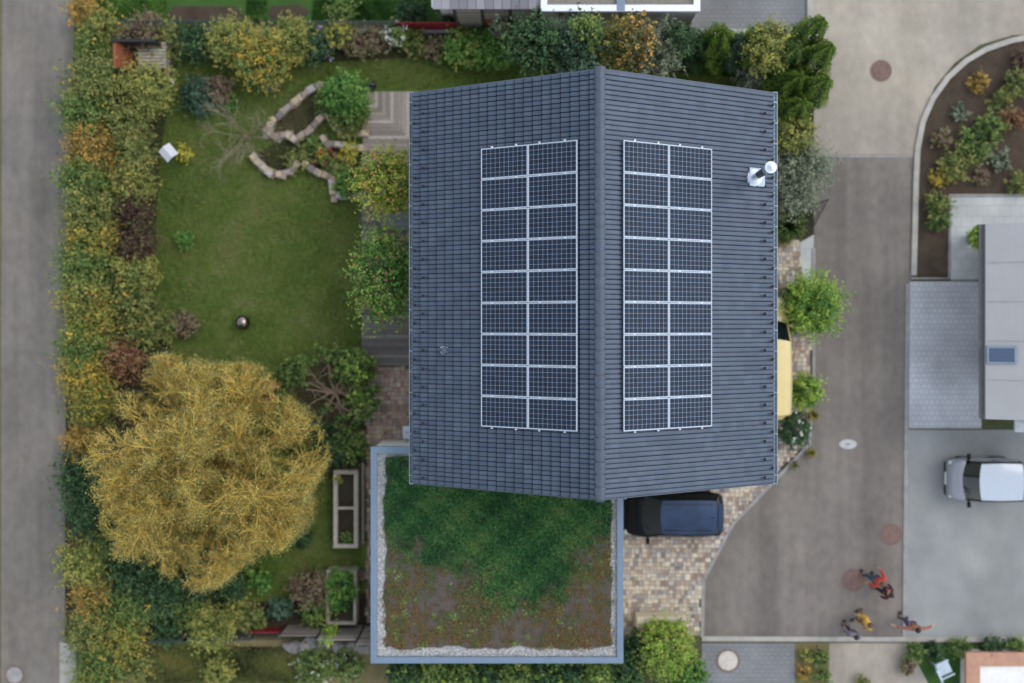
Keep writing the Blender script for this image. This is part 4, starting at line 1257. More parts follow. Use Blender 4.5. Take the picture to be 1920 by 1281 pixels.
for i in range(3):
    mb = MB(); a, b = edges[i], edges[i+1]; nb = 20
    for k in range(nb):
        if i == 1 and k < 11: continue
        mb.box(((a+b)/2, ysc, .08+k*.14), (b-a-.09, .03, .128), val=rnd.random(), bev=.004)
    build('screen_board', mb, M_board, t)
    if i == 1:
        mb = MB()
        for k in range(11): mb.box(((a+b)/2, ysc, .08+k*.14), (b-a-.09, .03, .128), val=rnd.random(), bev=.004)
        build('screen_board', mb, M_rust, t)['label'] = 'rusty brown lower boards'
for e in edges:
    mb = MB(); mb.box((e, ysc, 1.45), (.09, .09, 2.9)); build('post', mb, M_wire, t)
# pale low wall right of it
xa, ya = W(1298, 55, .5); xb, yb = W(1412, 66, .5)
t = thing('border_wall', 'low cream wall between the grey driveway and the clipped conifers, top right', 'wall', ((xa+xb)/2, ya, 0))
mb = MB(); mb.box(((xa+xb)/2, (ya+yb)/2, .25), (xb-xa, ya-yb, .5), bev=.015); build('block', mb, plain('cream_stone', (.55, .52, .46), .85, noise=.1), t)
mb = MB(); mb.box(((xa+xb)/2, yb-.1, .22), (xb-xa, .12, .44), bev=.01); build('plinth', mb, M_black, t)

# white building on the right
ze = 3.2
rx0 = W(1848, 0, ze)[0]
# roof rises to the right: upper edge runs from (1848,420) to (1925,409)
ytop_ = W(0, 420, ze)[1]; ybot_ = W(0, 786, ze)[1]
rx1 = rx0+7.0; zr2 = ze+7*.42
t = thing('house', 'white roofed house with a skylight at the right edge of the picture', 'house', (rx0+3, (ytop_+ybot_)/2, 0))
mb = MB()
def slab(mb, q, th, val=.5):
    mb.add(q+[(a, b, c-th) for a, b, c in q], [(0, 1, 2, 3), (7, 6, 5, 4), (0, 4, 5, 1), (1, 5, 6, 2), (2, 6, 7, 3), (3, 7, 4, 0)], val)
slab(mb, [(rx0, ybot_, ze), (rx1, ybot_, zr2), (rx1, ytop_, zr2), (rx0, ytop_, ze)], .12)
build('roof', mb, plain('white_membrane', (.35, .35, .345), .6, noise=.04, ns=1.5), t)
mb = MB(); slab(mb, [(rx1, ybot_, zr2), (rx1+7, ybot_, ze), (rx1+7, ytop_, ze), (rx1, ytop_, zr2)], .12); build('roof_back', mb, M_white, t)
mb = MB()
slab(mb, [(rx0+.9, ybot_-.42, ze+.25), (rx1, ybot_-.42, zr2-.12), (rx1, ybot_-.004, zr2-.12), (rx0+.9, ybot_-.004, ze+.25)], .1)
build('fascia', mb, plain('grey_fascia', (.36, .37, .39), .6), t)
mb = MB(); n = 6
g = [(rx0-.10+.11*math.cos(PI+PI*i/n), ze-.05+.11*math.sin(PI+PI*i/n)) for i in range(n+1)]
mb.grid([[(a, ybot_, b) for a, b in g], [(a, ytop_, b) for a, b in g]]); build('gutter', mb, plain('dark_gutter', (.10, .10, .10), .5), t)
mb = MB(); xw0 = rx0+1.15
mb.prism([(xw0, ybot_+.8), (rx1+6.3, ybot_+.8), (rx1+6.3, ytop_-.4), (xw0, ytop_-.4)], 0, ze+.2); build('wall', mb, M_white, t)
mb = MB()
for yy in (ytop_-1.6, ybot_+2.4): mb.box((xw0-.02, yy, 1.2), (.10, 1.2, 2.1))
build('window', mb, M_glass_dark, t)
sx0_, sy0_ = W(1852, 649, ze+.15); sx1_, sy1_ = W(1908, 683, ze+.5)
kx = lambda x: ze+(x-rx0)*.42
mb = MB(); slab(mb, [(sx0_, sy1_, kx(sx0_)+.07), (sx1_, sy1_, kx(sx1_)+.07), (sx1_, sy0_, kx(sx1_)+.07), (sx0_, sy0_, kx(sx0_)+.07)], .10)
sm = MB()
for k in range(1, 5):
    yy = ybot_+(ytop_-ybot_)*k/5
    slab(sm, [(rx0+.05, yy-.025, kx(rx0+.05)+.006), (rx1, yy-.025, kx(rx1)+.006), (rx1, yy+.025, kx(rx1)+.006), (rx0+.05, yy+.025, kx(rx0+.05)+.006)], .01)
build('seam', sm, plain('grey_seam', (.29, .29, .29), .6), t)
sk = build('skylight', mb, M_zinc, t)
mb = MB(); slab(mb, [(sx0_+.07, sy1_+.07, kx(sx0_+.07)+.085), (sx1_-.07, sy1_+.07, kx(sx1_-.07)+.085), (sx1_-.07, sy0_-.07, kx(sx1_-.07)+.085), (sx0_+.07, sy0_-.07, kx(sx0_+.07)+.085)], .02)
build('pane', mb, plain('blue_glass', (.07, .10, .16), .1, coat=.3, metal=.1, noise=.02), sk)

# terracotta edged building, bottom right
xa, ya = W(1812, 1224, .7); xb, yb2 = W(2400, 1700, .7)
t = thing('raised_terrace', 'raised terrace with terracotta rim and cream floor in the bottom right corner', 'terrace', ((xa+xb)/2, (ya+yb2)/2, 0))
mb = MB(); mb.prism([(xa+.05, ya-.05), (xb, ya-.05), (xb, yb2), (xa+.05, yb2)], 0, .5); build('wall', mb, M_pinkwall, t)
mb = MB(); w = .5; mb.prism([(xa, ya), (xb, ya), (xb, ya-w), (xa, ya-w)], .5, .7); mb.prism([(xa, ya-w-.003), (xa+w, ya-w-.003), (xa+w, yb2), (xa, yb2)], .5, .7); build('rim', mb, plain('terracotta', (.42, .23, .15), .8, noise=.12, ns=4), t)
mb = MB(); mb.prism([(xa+w, ya-w), (xb, ya-w), (xb, yb2), (xa+w, yb2)], .4, .62); build('terrace_floor', mb, plain('cream_roof', (.72, .70, .66), .7, noise=.06), t)

# ------------------------------------------------------------------ manhole covers
M_iron_r = plain('rusty_iron', (.17, .105, .085), .8, noise=.2, ns=12, bump=.5)
M_iron_g = plain('worn_iron', (.40, .40, .40), .6, noise=.15, ns=12)
def manhole(px, py, r, label, mat, z=.014, ring=M_kerb_d, cm=None):
    x, y = W(px, py, z)
    t = thing('manhole_cover', label, 'manhole cover', (x, y, 0))
    mb = MB(); mb.lathe((x, y, 0), [(r*1.0, z-.01), (r*1.0, z+.010), (r*.84, z+.012), (r*.84, z-.01)], 32); build('frame', mb, ring, t)
    mb = MB(); mb.lathe((x, y, 0), [(r*.82, z-.01), (r*.82, z+.008), (r*.6, z+.014), (r*.58, z+.008), (r*.3, z+.008), (r*.28, z+.014), (0, z+.014)], 32); build('cover', mb, mat, t)
manhole(1652, 133, .40, 'round reddish manhole cover in the pale upper street', M_iron_r, .016, M_iron_r)
manhole(1671, 1002, .40, 'round rusty manhole cover near the kerb above the group of people', M_iron_r, .016, M_iron_r)
manhole(1600, 1088, .42, 'round rusty manhole cover left of the person in the red jacket', M_iron_r, .016, M_iron_r)
manhole(1365, 1239, .44, 'manhole cover with light concrete centre in the bottom driveway', plain('concrete_cover', (.50, .46, .40), .9), .016, M_iron_r)
manhole(27, 1266, .36, 'dark ringed manhole cover in the left street at the bottom corner', M_kerb_d, .016, M_iron_r)
x, y = W(1590, 833, .016)
t = thing('valve_cover', 'small pale oval cover plate alone in the brown street', 'cover plate', (x, y, 0))
mb = MB(); mb.lathe((0, 0, 0), [(.24, .0), (.24, .012), (0, .014)], 24, M=Matrix.Translation((x, y, .013)) @ Matrix.Diagonal((1.35, .75, 1, 1))); build('plate', mb, M_iron_g, t)
mb = MB(); mb.box((x, y, .031), (.14, .04, .008)); build('grip', mb, M_black, t)

# ------------------------------------------------------------------ vehicles
M_tyre = plain('tyre_rubber', (.012, .012, .013), .8)
M_rim = plain('wheel_rim', (.35, .36, .38), .3, metal=.8)
M_head = plain('headlight_glass', (.55, .58, .60), .08, coat=1)
M_tail = plain('tail_light', (.10, .008, .008), .15, coat=1)
M_carglass = plain('car_glass', (.006, .012, .014), .04, spec=.45, noise=.02)

def car(name, label, cat, cx, cy, rz, L, Wd, H, belt, hood, ws0, ws1, rf, rr, paint, roofm=None, nose_h=.62, tail_h=None, roofnar=.80, trim=None):
    """origin at the centre on the ground, nose towards +x (local). ws0/ws1: x of the windscreen base/top, rf/rr: x of the rear window top/base"""
    t = thing(name, label, cat, (cx, cy, 0), rz)
    hw_ = Wd/2; tail_h = tail_h or belt
    def halfw(x):
        u = abs(x)/(L/2); return hw_*(1-.20*max(0, u-.55)**2/.2025*(1.0 if x > 0 else .75))
    def topz(x):
        if x > ws0: f = (x-ws0)/(L/2-ws0); return belt + (nose_h-belt)*f**1.6
        if x < rr: f = (rr-x)/(rr+L/2); return belt + (tail_h-.12-belt)*f**2
        return belt
    nx = 30; rows = []
    for i in range(nx+1):
        x = -L/2+L*i/nx
        e = 0
        u = abs(x)/(L/2)
        pinch = 1.0 if u < .98 else .93
        w = halfw(x)*pinch; zt = topz(x)-(.06 if u > .98 else 0)
        zb = .20+(.06 if u > .95 else 0)
        xs = x
        prof = [(-w*.86, zb), (-w*.97, .32), (-w, zt*.62), (-w*.985, zt-.10), (-w*.93, zt-.02), (-w*.80, zt+.012), (-w*.4, zt+.035), (0, zt+.042)]
        prof = prof+[(-a, b) for a, b in reversed(prof[:-1])]
        rows.append([(xs, a, b) for a, b in prof])
    mb = MB(); mb.grid([list(reversed(r)) for r in rows], .5)
    m = len(rows[0])
    mb.add(rows[0], [tuple(range(m))]); mb.add(rows[-1], [tuple(reversed(range(m)))])
    mb.add([rows[0][0], rows[0][-1], rows[-1][-1], rows[-1][0]], [(0, 1, 2, 3)])
    body = build('body', mb, paint, t, local=True, smooth=True)
    # greenhouse
    wb = hw_*.90; wr = hw_*roofnar*.93; zr_ = H-.05; zbt = belt+.02
    def arcrow(x, w, z, bulge, dx):
        return [(x - dx*(2*k/8-1)**2, w*(2*k/8-1), z + bulge*(1-(2*k/8-1)**2)) for k in range(9)]
    ba = arcrow(ws0, wb, zbt, .02, .16); ta = arcrow(ws1, wr, zr_, .05, .09)
    def lerp_rows(a, b, n=4): return [[tuple(p[q]+(r[q]-p[q])*k/n for q in range(3)) for p, r in zip(a, b)] for k in range(n+1)]
    mb = MB(); mb.grid(lerp_rows(ba, ta)); build('windscreen', mb, M_carglass, t, local=True, smooth=True)
    mb = MB()
    for q in (-.35, .25): mb.tube((ws0-.03, q*wb, zbt+.035), (ws0-.03-(ws0-ws1)*.35, q*wb+.45*wb, zbt+.04+(zr_-zbt)*.35), .010, n=4)
    build('wiper', mb, M_black, t, local=True)
    tb = arcrow(rf, wr, zr_-.01, .05, -.06); bb = arcrow(rr, wb*.96, zbt, .02, -.10)
    mb = MB(); mb.grid(lerp_rows(tb, bb)); build('rear_window', mb, M_carglass, t, local=True, smooth=True)
    mb = MB(); nr = 8
    P = []
    for k in range(nr+1):
        f = k/nr; x = ws1+(rf-ws1)*f
        P.append(arcrow(x, wr*(1+.03*math.sin(PI*f)), zr_+.028*math.sin(PI*f), .05, .09-.15*f))
    mb.grid(P)
    roof = build('roof', mb, roofm or paint, t, local=True, smooth=True)
    for s in (-1, 1):
        e = 0 if s < 0 else 8
        top = [tuple(r[e]) for r in P]
        b0 = ba[e]; b1 = bb[e]
        bot = [tuple(b0[q]+(b1[q]-b0[q])*k/nr for q in range(3)) for k in range(nr+1)]
        bot = [(x, y*1.03, z) for x, y, z in bot]
        mb = MB(); mb.grid([top, [tuple((a[q]+b[q])/2+(0, s*.02, 0)[q] for q in range(3)) for a, b in zip(top, bot)], bot]); build('side_window', mb, M_carglass, t, local=True, smooth=True)
        mb = MB()
        mb.path([b0, ta[e]], [.035, .03]); mb.path([tb[e], b1], [.045, .05]); mb.path(top, [.022]*9)
        km = nr//2; mb.tube(top[km], bot[km], .03)
        build('pillar', mb, trim or paint, t, local=True)
        mb = MB(); mx = ws0-.22; mb.box((mx, s*(hw_+.10), belt+.06), (.12, .20, .14), bev=.035); mb.tube((mx, s*(hw_-.06), belt), (mx, s*(hw_+.04), belt+.05), .03)
        build('mirror', mb, trim or paint, t, local=True, smooth=True)
        mb = MB(); mb.box((0, 0, 0), (.30, .34, .13), bev=.05, M=Matrix.Translation((L/2-.20, s*hw_*.68, nose_h-.02)) @ Matrix.Rotation(-s*.30, 4, 'Z')); build('headlight', mb, M_head, t, local=True)
        mb = MB(); mb.box((0, 0, 0), (.10, .18, .24), bev=.04, M=Matrix.Translation((-L/2+.13, s*hw_*.78, tail_h-.30)) @ Matrix.Rotation(s*.2, 4, 'Z')); build('tail_light', mb, M_tail, t, local=True)
        for x in (L/2-.72, -L/2+.66):
            M_ = Matrix.Translation((x, s*(hw_-.10), .30)) @ Matrix.Rotation(PI/2, 4, 'X')
            mb = MB(); mb.lathe((0, 0, 0), [(.17, -.10), (.27, -.10), (.30, -.07), (.30, .07), (.27, .10), (.17, .10)], 24, M=M_)
            wh = build('wheel', mb, M_tyre, t, local=True, smooth=True)
            mb = MB(); mb.lathe((0, 0, 0), [(0, -.085), (.17, -.09), (.17, .09), (0, .085)], 16, M=M_); build('rim', mb, M_rim, wh, local=True)
    mb = MB(); mb.box((L/2-.05, 0, .36), (.12, Wd*.78, .24), bev=.04); mb.box((-L/2+.05, 0, .38), (.12, Wd*.80, .24), bev=.04); build('bumper', mb, trim or paint, t, local=True)
    mb = MB(); mb.box((L/2+.012, 0, .42), (.015, .46, .11)); build('number_plate', mb, M_white, t, local=True)
    return t
M_blk_sheen = plain('black_paint_sky_sheen', (.014, .034, .078), .22, coat=.35, metal=.35, noise=.4, ns=1.6)  # black car roof: blue sky reflection painted into base colour and mottling
M_blk = plain('black_paint', (.003, .004, .006), .18, coat=.1, spec=.12, noise=.02)
M_yel = plain('pale_yellow_paint', (.62, .49, .20), .3, coat=.7, noise=.03)
M_wht = plain('white_paint', (.44, .49, .55), .25, coat=.6, noise=.02)
x, y = W(1264, 967, 1.0)
c1 = car('car', 'small black hatchback, sky reflection painted blue on its roof, parked on the pavers beside the green roofed garage', 'car', x, y, PI, 3.62, 1.66, 1.46, .94, .9, 1.18, .55, -1.50, -1.72, M_blk, M_blk_sheen, nose_h=.72, trim=M_blk, roofnar=.80)
mb = MB(); mb.tube((-1.28, 0, 1.44), (-1.42, 0, 1.62), .008, n=5); mb.box((-1.27, 0, 1.46), (.09, .05, .03), bev=.01); build('antenna', mb, M_black, c1, local=True)
mb = MB(); mb.box((-1.62, 0, 1.40), (.20, 1.02, .03), bev=.012); build('spoiler', mb, M_blk_sheen, c1, local=True)
mb = MB()
for s_ in (-1, 1): mb.box((-.45, s_*.47, 1.475), (1.75, .025, .02), bev=.006)
build('roof_trim', mb, M_black, c1, local=True)
x, y = W(1438, 673, 1.3)
c2 = car('van', 'pale yellow van parked lengthwise under the right eave of the house', 'van', x, y, PI/2, 4.45, 1.72, 1.82, 1.10, 1.0, 1.42, .72, -2.02, -2.14, M_yel, None, nose_h=.78, roofnar=.93)
x, y = W(1852, 901, 1.0)
c3 = car('car', 'very short white car standing in the right hand yard', 'car', x, y, PI, 2.62, 1.55, 1.52, .98, .5, .92, .50, -1.10, -1.24, plain('silver_lilac_paint', (.24, .25, .28), .3, coat=.7, noise=.03), M_wht, nose_h=.70, roofnar=.93, trim=M_blk)

# ------------------------------------------------------------------ people
SKIN = plain('skin', (.42, .25, .17), .6, noise=.05)
def skin_obj(name, verts, edges, radii, mat, parent, root=0):
    me = bpy.data.meshes.new(name); me.from_pydata(verts, edges, [])
    o = bpy.data.objects.new(name, me); COL.objects.link(o); o.parent = parent
    me.materials.append(mat)
    m = o.modifiers.new('skin', 'SKIN')
    for i, r in enumerate(radii):
        me.skin_vertices[0].data[i].radius = (r, r) if not isinstance(r, tuple) else r
        me.skin_vertices[0].data[i].use_root = (i == root)
    m.use_smooth_shade = True
    s = o.modifiers.new('sub', 'SUBSURF'); s.levels = 1; s.render_levels = 1
    return o
def person(px, py, face, label, jacket, trousers, hair, h=1.68, arms=((.10, -.05), (.10, .05)), stride=.18, spread=.12, zref=1.3):
    """arms: (outward, forward) reach of each hand. face: heading in degrees"""
    x, y = W(px, py, zref)
    t = thing('person', label, 'person', (x, y, .016), R(face), 'people standing in the street')
    k = h/1.72
    V = []; E = []; Rr = []
    def add(p, r, par=None):
        V.append(tuple(q*k for q in p)); Rr.append(r*k if not isinstance(r, tuple) else (r[0]*k, r[1]*k))
        if par is not None: E.append((par, len(V)-1))
        return len(V)-1
    pel = add((0, 0, .95), (.135, .10)); ab = add((0, 0, 1.12), (.125, .095), pel); ch = add((.01, 0, 1.30), (.155, .11), ab); nb = add((0, 0, 1.44), .07, ch)
    nk = add((.015, 0, 1.51), .05, nb); hd = add((.03, 0, 1.60), (.078, .088), nk); tp = add((.03, 0, 1.69), .070, hd)
    ns = add((.115, 0, 1.595), .014, hd)
    legs = []; armi = []
    for s, st in ((1, stride), (-1, -stride)):
        hp = add((0, s*.09, .90), .085, pel); kn = add((st*.55+.03, s*.10, .50), .058, hp); an = add((st-.02, s*spread, .09), .04, kn)
        hl = add((st-.03, s*spread, .045), .038, an); to = add((st+.15, s*(spread+.02), .03), .03, an); legs.append((hp, kn, an))
    for s, (o_, f_) in zip((1, -1), arms):
        sh = add((0, s*.19, 1.40), .052, ch)
        reach = math.hypot(o_, f_)
        zz = 1.40 - math.sqrt(max(.02, .55**2-min(.54, reach)**2))
        el = add((f_*.45-.02, s*(.19+o_*.5+.02), (1.40+zz)/2), .040, sh); wr = add((f_, s*(.19+o_), zz), .028, el)
        dx, dy, dz = (V[wr][0]-V[el][0])/k, (V[wr][1]-V[el][1])/k, (V[wr][2]-V[el][2])/k
        n = math.sqrt(dx*dx+dy*dy+dz*dz); d = (dx/n, dy/n, dz/n)
        pw = add((f_+d[0]*.07, s*(.19+o_)+d[1]*.07, zz+d[2]*.07), (.034, .018), wr)
        for q, ln in zip((-.027, -.009, .009, .027), (.065, .078, .074, .058)):
            b = (f_+d[0]*.10+q, s*(.19+o_)+d[1]*.10, zz+d[2]*.10)
            f1 = add(b, .009, pw); f2 = add((b[0]+d[0]*ln*.6, b[1]+d[1]*ln*.6, b[2]+d[2]*ln*.6), .008, f1); add((b[0]+d[0]*ln+.008, b[1]+d[1]*ln, b[2]+d[2]*ln), .006, f2)
        th = add((f_+.045, s*(.19+o_)+d[1]*.05, zz+d[2]*.05), .010, wr); add((f_+.060, s*(.19+o_)+d[1]*.09, zz+d[2]*.09), .008, th)
        armi.append((sh, el, wr))
    skin_obj('body', V, E, Rr, SKIN, t)
    # jacket
    v2 = [V[pel], V[ab], V[ch], V[nb]]; r2 = [(.165*k, .125*k), (.155*k, .12*k), (.185*k, .14*k), .085*k]; e2 = [(0, 1), (1, 2), (2, 3)]
    for sh, el, wr in armi:
        b = len(v2); w_ = tuple(V[el][q]+(V[wr][q]-V[el][q])*.92 for q in range(3))
        v2 += [V[sh], V[el], w_]; r2 += [.080*k, .062*k, .046*k]; e2 += [(2, b), (b, b+1), (b+1, b+2)]
    skin_obj('jacket', v2, e2, r2, jacket, t)
    v3 = [tuple(q+d for q, d in zip(V[pel], (0, 0, .0)))]; r3 = [(.150*k, .115*k)]; e3 = []
    for hp, kn, an in legs:
        b = len(v3); v3 += [V[hp], V[kn], V[an]]; r3 += [.10*k, .075*k, .062*k]; e3 += [(0, b), (b, b+1), (b+1, b+2)]
    skin_obj('trousers', v3, e3, r3, trousers, t)
    mb = MB(); c = (.012*k, 0, 1.625*k); r_ = .112*k; n = 10
    for i in range(n):
        pass
    P = []
    for i in range(9):
        a = i/8*PI*.62
        P.append([(c[0]+r_*math.sin(a)*math.cos(b*2*PI/16)*(1.08 if math.cos(b*2*PI/16) < 0 else .92), c[1]+r_*.92*math.sin(a)*math.sin(b*2*PI/16), c[2]+r_*1.05*math.cos(a)-(.03*k if math.cos(b*2*PI/16) < 0 and i > 6 else 0)) for b in range(17)])
    mb.grid(P); build('hair', mb, hair, t, local=True, smooth=True)
    mb = MB()
    for s in (-1, 1): mb.lathe((.112*k, s*.032*k, 1.615*k), [(0, -.010), (.010, -.005), (.010, .005), (0, .010)], 8)
    build('eye', mb, M_black, t, local=True)
    for s, st in ((1, stride), (-1, -stride)):
        mb = MB(); mb.box(((st+.05)*k, s*(spread+.005)*k, .045*k), (.30*k, .11*k, .09*k), bev=.03); build('shoe', mb, M_black, t, local=True)
    return t
def cloth(name, c): return plain(name, c, .85, noise=.12, ns=9)
jeans = cloth('blue_jeans', (.035, .065, .11)); dkt = cloth('dark_trousers', (.022, .02, .026)); lilac = cloth('lilac_grey_cloth', (.16, .145, .19))
h_dk = plain('dark_hair', (.014, .010, .010), .7, noise=.2); h_br = plain('brown_hair', (.10, .05, .03), .7, noise=.2)
person(1650, 1092, 130, 'person in a bright red jacket and jeans near the rusty manhole cover', cloth('red_jacket', (.46, .045, .03)), jeans, h_br, arms=((.14, .10), (.16, .22)), stride=.16)
person(1668, 1114, 150, 'person in dark maroon clothes below the one in red', cloth('maroon_coat', (.075, .014, .022)), dkt, h_dk, h=1.6, arms=((.08, .08), (.08, .05)), stride=.12)
person(1628, 1169, 200, 'person in a golden yellow jacket by the lower kerb', cloth('yellow_jacket', (.62, .34, .05)), cloth('ochre_trousers', (.24, .13, .05)), h_br, arms=((.12, .08), (.12, .18)), stride=.14)
person(1604, 1194, 70, 'person in lilac grey with dark hair on the lower kerb', cloth('lilac_top', (.17, .15, .21)), dkt, h_dk, h=1.5, arms=((.12, .10), (.12, .10)), stride=.10)
person(1716, 1178, 90, 'person in a rust brown jacket with both arms stretched out at the yard corner', cloth('rust_jacket', (.24, .10, .06)), cloth('violet_trousers', (.07, .045, .10)), h_dk, arms=((.50, .05), (.50, .05)), stride=.10)

# pale garden chair by the bottom right building
x, y = W(1770, 1254, .5)
t = thing('garden_chair', 'pale blue grey garden chair on the grass beside the terracotta rimmed terrace', 'chair', (x, y, 0), R(25))
M_pl = plain('pale_plastic', (.42, .50, .56), .5)
mb = MB(); mb.box((0, 0, .44), (.5, .5, .04), bev=.015); build('seat', mb, M_pl, t, local=True)
mb = MB(); mb.box((0, 0, 0), (.06, .5, .55), bev=.02, M=Matrix.Translation((-.30, 0, .72)) @ Matrix.Rotation(-.25, 4, 'Y')); build('backrest', mb, M_pl, t, local=True)
for sx in (-1, 1):
    mb = MB(); mb.box((0, sx*.27, .64), (.5, .06, .03), bev=.01); build('armrest', mb, M_pl, t, local=True)
    for sy in (-1, 1):
        mb = MB(); mb.tube((sx*.22, sy*.22, 0), (sx*.2, sy*.2, .43), .02); build('leg', mb, M_pl, t, local=True)

# ------------------------------------------------------------------ planting: the long hedge along the left street
hedge = [  # px, py, r, palette, height, colour word
 (150, 20, 30, 'orange', 1.5, 'orange leaved'), (180, 45, 34, 'yelgreen', 1.4, 'yellow green'), (165, 75, 30, 'green', 1.2, 'low green'),
 (165, 150, 50, 'olive', 2.3, 'olive and yellow'), (268, 165, 50, 'yelgreen', 2.2, 'yellow green'), (150, 212, 50, 'green', 2.3, 'green'),
 (232, 232, 44, 'olive', 1.9, 'dull olive'), (165, 275, 50, 'orange', 2.2, 'orange brown'), (240, 292, 44, 'olive', 1.9, 'rusty olive'),
 (148, 335, 50, 'green', 2.3, 'leafy green'), (238, 345, 42, 'yelgreen', 1.9, 'yellow green'), (158, 392, 50, 'olive', 2.3, 'olive'),
 (242, 395, 34, 'maroon', 1.9, 'dark maroon'), (160, 442, 50, 'mixed', 2.2, 'orange flecked'), (250, 462, 36, 'maroon', 1.8, 'reddish brown'),
 (148, 497, 52, 'green', 2.3, 'fresh green'), (248, 515, 40, 'yelgreen', 1.9, 'light yellow green'), (150, 552, 52, 'yelgreen', 2.2, 'yellow tipped'),
 (160, 603, 50, 'mixed', 2.2, 'golden flecked'), (240, 572, 38, 'olive', 1.8, 'brown olive'), (262, 622, 34, 'olive', 1.5, 'thin olive'),
 (150, 652, 50, 'green', 2.3, 'dense green'), (225, 675, 38, 'rust', 1.9, 'rust coloured'), (150, 700, 52, 'yellow', 2.2, 'yellow'),
 (165, 752, 50, 'mixed', 2.1, 'green and orange'), (150, 830, 36, 'orange', 1.9, 'orange brown low'), (148, 893, 54, 'dark', 2.3, 'dark green glossy'),
 (165, 955, 54, 'dark', 2.2, 'nearly black green'), (215, 1000, 44, 'green', 1.9, 'shaded green'), (148, 1058, 52, 'yelgreen', 2.4, 'pale feathery'),
 (235, 1062, 60, 'dark', 2.2, 'broad dark green'), (170, 1118, 46, 'orange', 1.9, 'orange and green'), (285, 1105, 58, 'dark', 1.9, 'wide dark'),
 (225, 1140, 56, 'green', 2.0, 'dense dim green'), (160, 1178, 46, 'olive', 1.9, 'olive'), (215, 1195, 52, 'mixed', 1.9, 'orange tipped green'),
 (180, 1240, 52, 'green', 1.6, 'rough green'), (245, 1240, 42, 'olive', 1.2, 'low olive'), (170, 1290, 46, 'yelgreen', 1.4, 'yellow green'),
 (345, 1150, 36, 'green', 1.2, 'small dark')]
names_n = len(hedge)
def ordn(i):
    tens = ['', '', 'twenty', 'thirty', 'forty']
    if i < 20: return ords[i]
    a, b = divmod(i+1, 10)
    if b == 0: return {2: 'twentieth', 3: 'thirtieth', 4: 'fortieth'}[a]
    return tens[a]+'-'+ords[b-1]
for i, (px, py, r, pal, h, cw_) in enumerate(sorted(hedge, key=lambda q: q[1])):
    shrub(px+5, py, r*1.0, h, pal, f'{cw_} shrub of the street hedge, {ordn(i)} counting down from the top', 'shrub', 'hedge_shrub', 'shrubs of the long hedge beside the left street', leaf=.115, dens=1.0, rag=.6, clump_r=.17, aspect=.42,
          extra=[('yellow' if pal in ('green', 'olive') else 'orange', .03, .10, 'autumn_leaf')] if pal in ('green', 'olive', 'yelgreen', 'mixed') else None)

# ------------------------------------------------------------------ other plants: px, py, r, height, palette, label
def many(L, group, grow=1.0, **kw):
    for q in L:
        k = dict(kw); 
        if len(q) > 6: k.update(q[6])
        shrub(q[0], q[1], q[2]*grow, q[3], q[4], q[5], group=group, **k)
many([
 (265, 68, 42, 1.3, 'brown', 'brownish shrub above the shed, at the left end of the top fence'),
 (320, 72, 34, 1.2, 'olive', 'olive shrub right of the one above the shed'),
 (360, 78, 34, 1.3, 'dark', 'dark shrub left of the large yellow one by the top fence'),
 (428, 75, 40, 1.9, 'yelgreen', 'yellow green part left of the large yellow shrub under the top fence', {'leaf': .09}),
 (490, 105, 48, 2.2, 'yellow', 'large yellow shrub bulging into the lawn below the top fence', {'leaf': .09, 'rag': .5, 'extra': [('green', .4, .08, 'green_leaf')]}),
 (545, 72, 38, 1.9, 'yelgreen', 'light green shrub right of the large yellow one at the top fence', {'leaf': .09}),
 (590, 80, 32, 1.3, 'dark', 'dark shrub with violet blooms at the top fence', {'extra': [('flower_v', .12, .08, 'flower')]}),
 (632, 66, 24, 1.2, 'olive', 'shrub with yellow flowers at the top fence', {'extra': [('flower_y', .25, .07, 'flower')]}),
 (668, 78, 26, .9, 'brown', 'low brown perennials left of the white flowers'),
 (705, 74, 24, .9, 'brown', 'thin brown perennials just left of the white flowering shrub'),
 (743, 62, 22, 1.1, 'green', 'white flowering shrub in front of the red fence', {'extra': [('flower_w', .35, .07, 'flower')]}),
 (778, 80, 24, .9, 'olive', 'straggly low shrub under the red fence'),
 (815, 90, 22, .8, 'brown', 'dry low shrub between the red fence and the ivy'),
 (866, 88, 32, 1.3, 'fresh', 'leafy green bush with yellow shoots left of the ivy patch', {'extra': [('yelgreen', .3, .09, 'young_leaf')]}),
 (906, 92, 34, 1.2, 'fresh', 'bright green ivy bush in front of the timber screen', {'leaf': .10}),
 (945, 90, 32, 1.3, 'fresh', 'dense green ivy bush at the right end of the timber screen', {'leaf': .10}),
 (938, 48, 15, 2.3, 'grey', 'slim pale shoot rising before the rusty brown boards', {'ry': 20}),
], 'shrubs under the top fence', grow=1.15, leaf=.10, dens=.9, clump_r=.24, rag=.4)

tree(1003, 80, 52, 4.2, 'dark', 'dark laurel tree right of the timber screen', leaf=.14, ry=60, clump_r=.2, rag=.45, zref=3)
tree(1082, 88, 50, 4.0, 'teal', 'dark green tree with light tips before the pale garage wall', leaf=.12, ry=62, clump_r=.2, rag=.45, zref=3)
tree(1100, 60, 34, 4.6, 'green', 'taller narrow green tree between laurel and the orange flecked one', leaf=.11, ry=34, clump_r=.25, zref=3.6)
tree(1160, 82, 46, 3.6, 'olive', 'grey green thin leaved tree left of the orange flecked tree', leaf=.08, ry=56, clump_r=.2, rag=.5, zref=2.6)
tree(1196, 70, 44, 4.6, 'flecked', 'tree flecked with orange autumn leaves above the roof ridge', leaf=.13, ry=50, dens=.55, rag=.5, clump_r=.2, zref=3.8)
tree(1240, 95, 44, 3.8, 'grey', 'silvery green tree right of the orange flecked tree', leaf=.08, ry=52, clump_r=.2, rag=.5, zref=2.8)
tree(1276, 72, 28, 4.0, 'dark', 'small nearly black evergreen beside the silvery tree', leaf=.09, ry=32, zref=3)

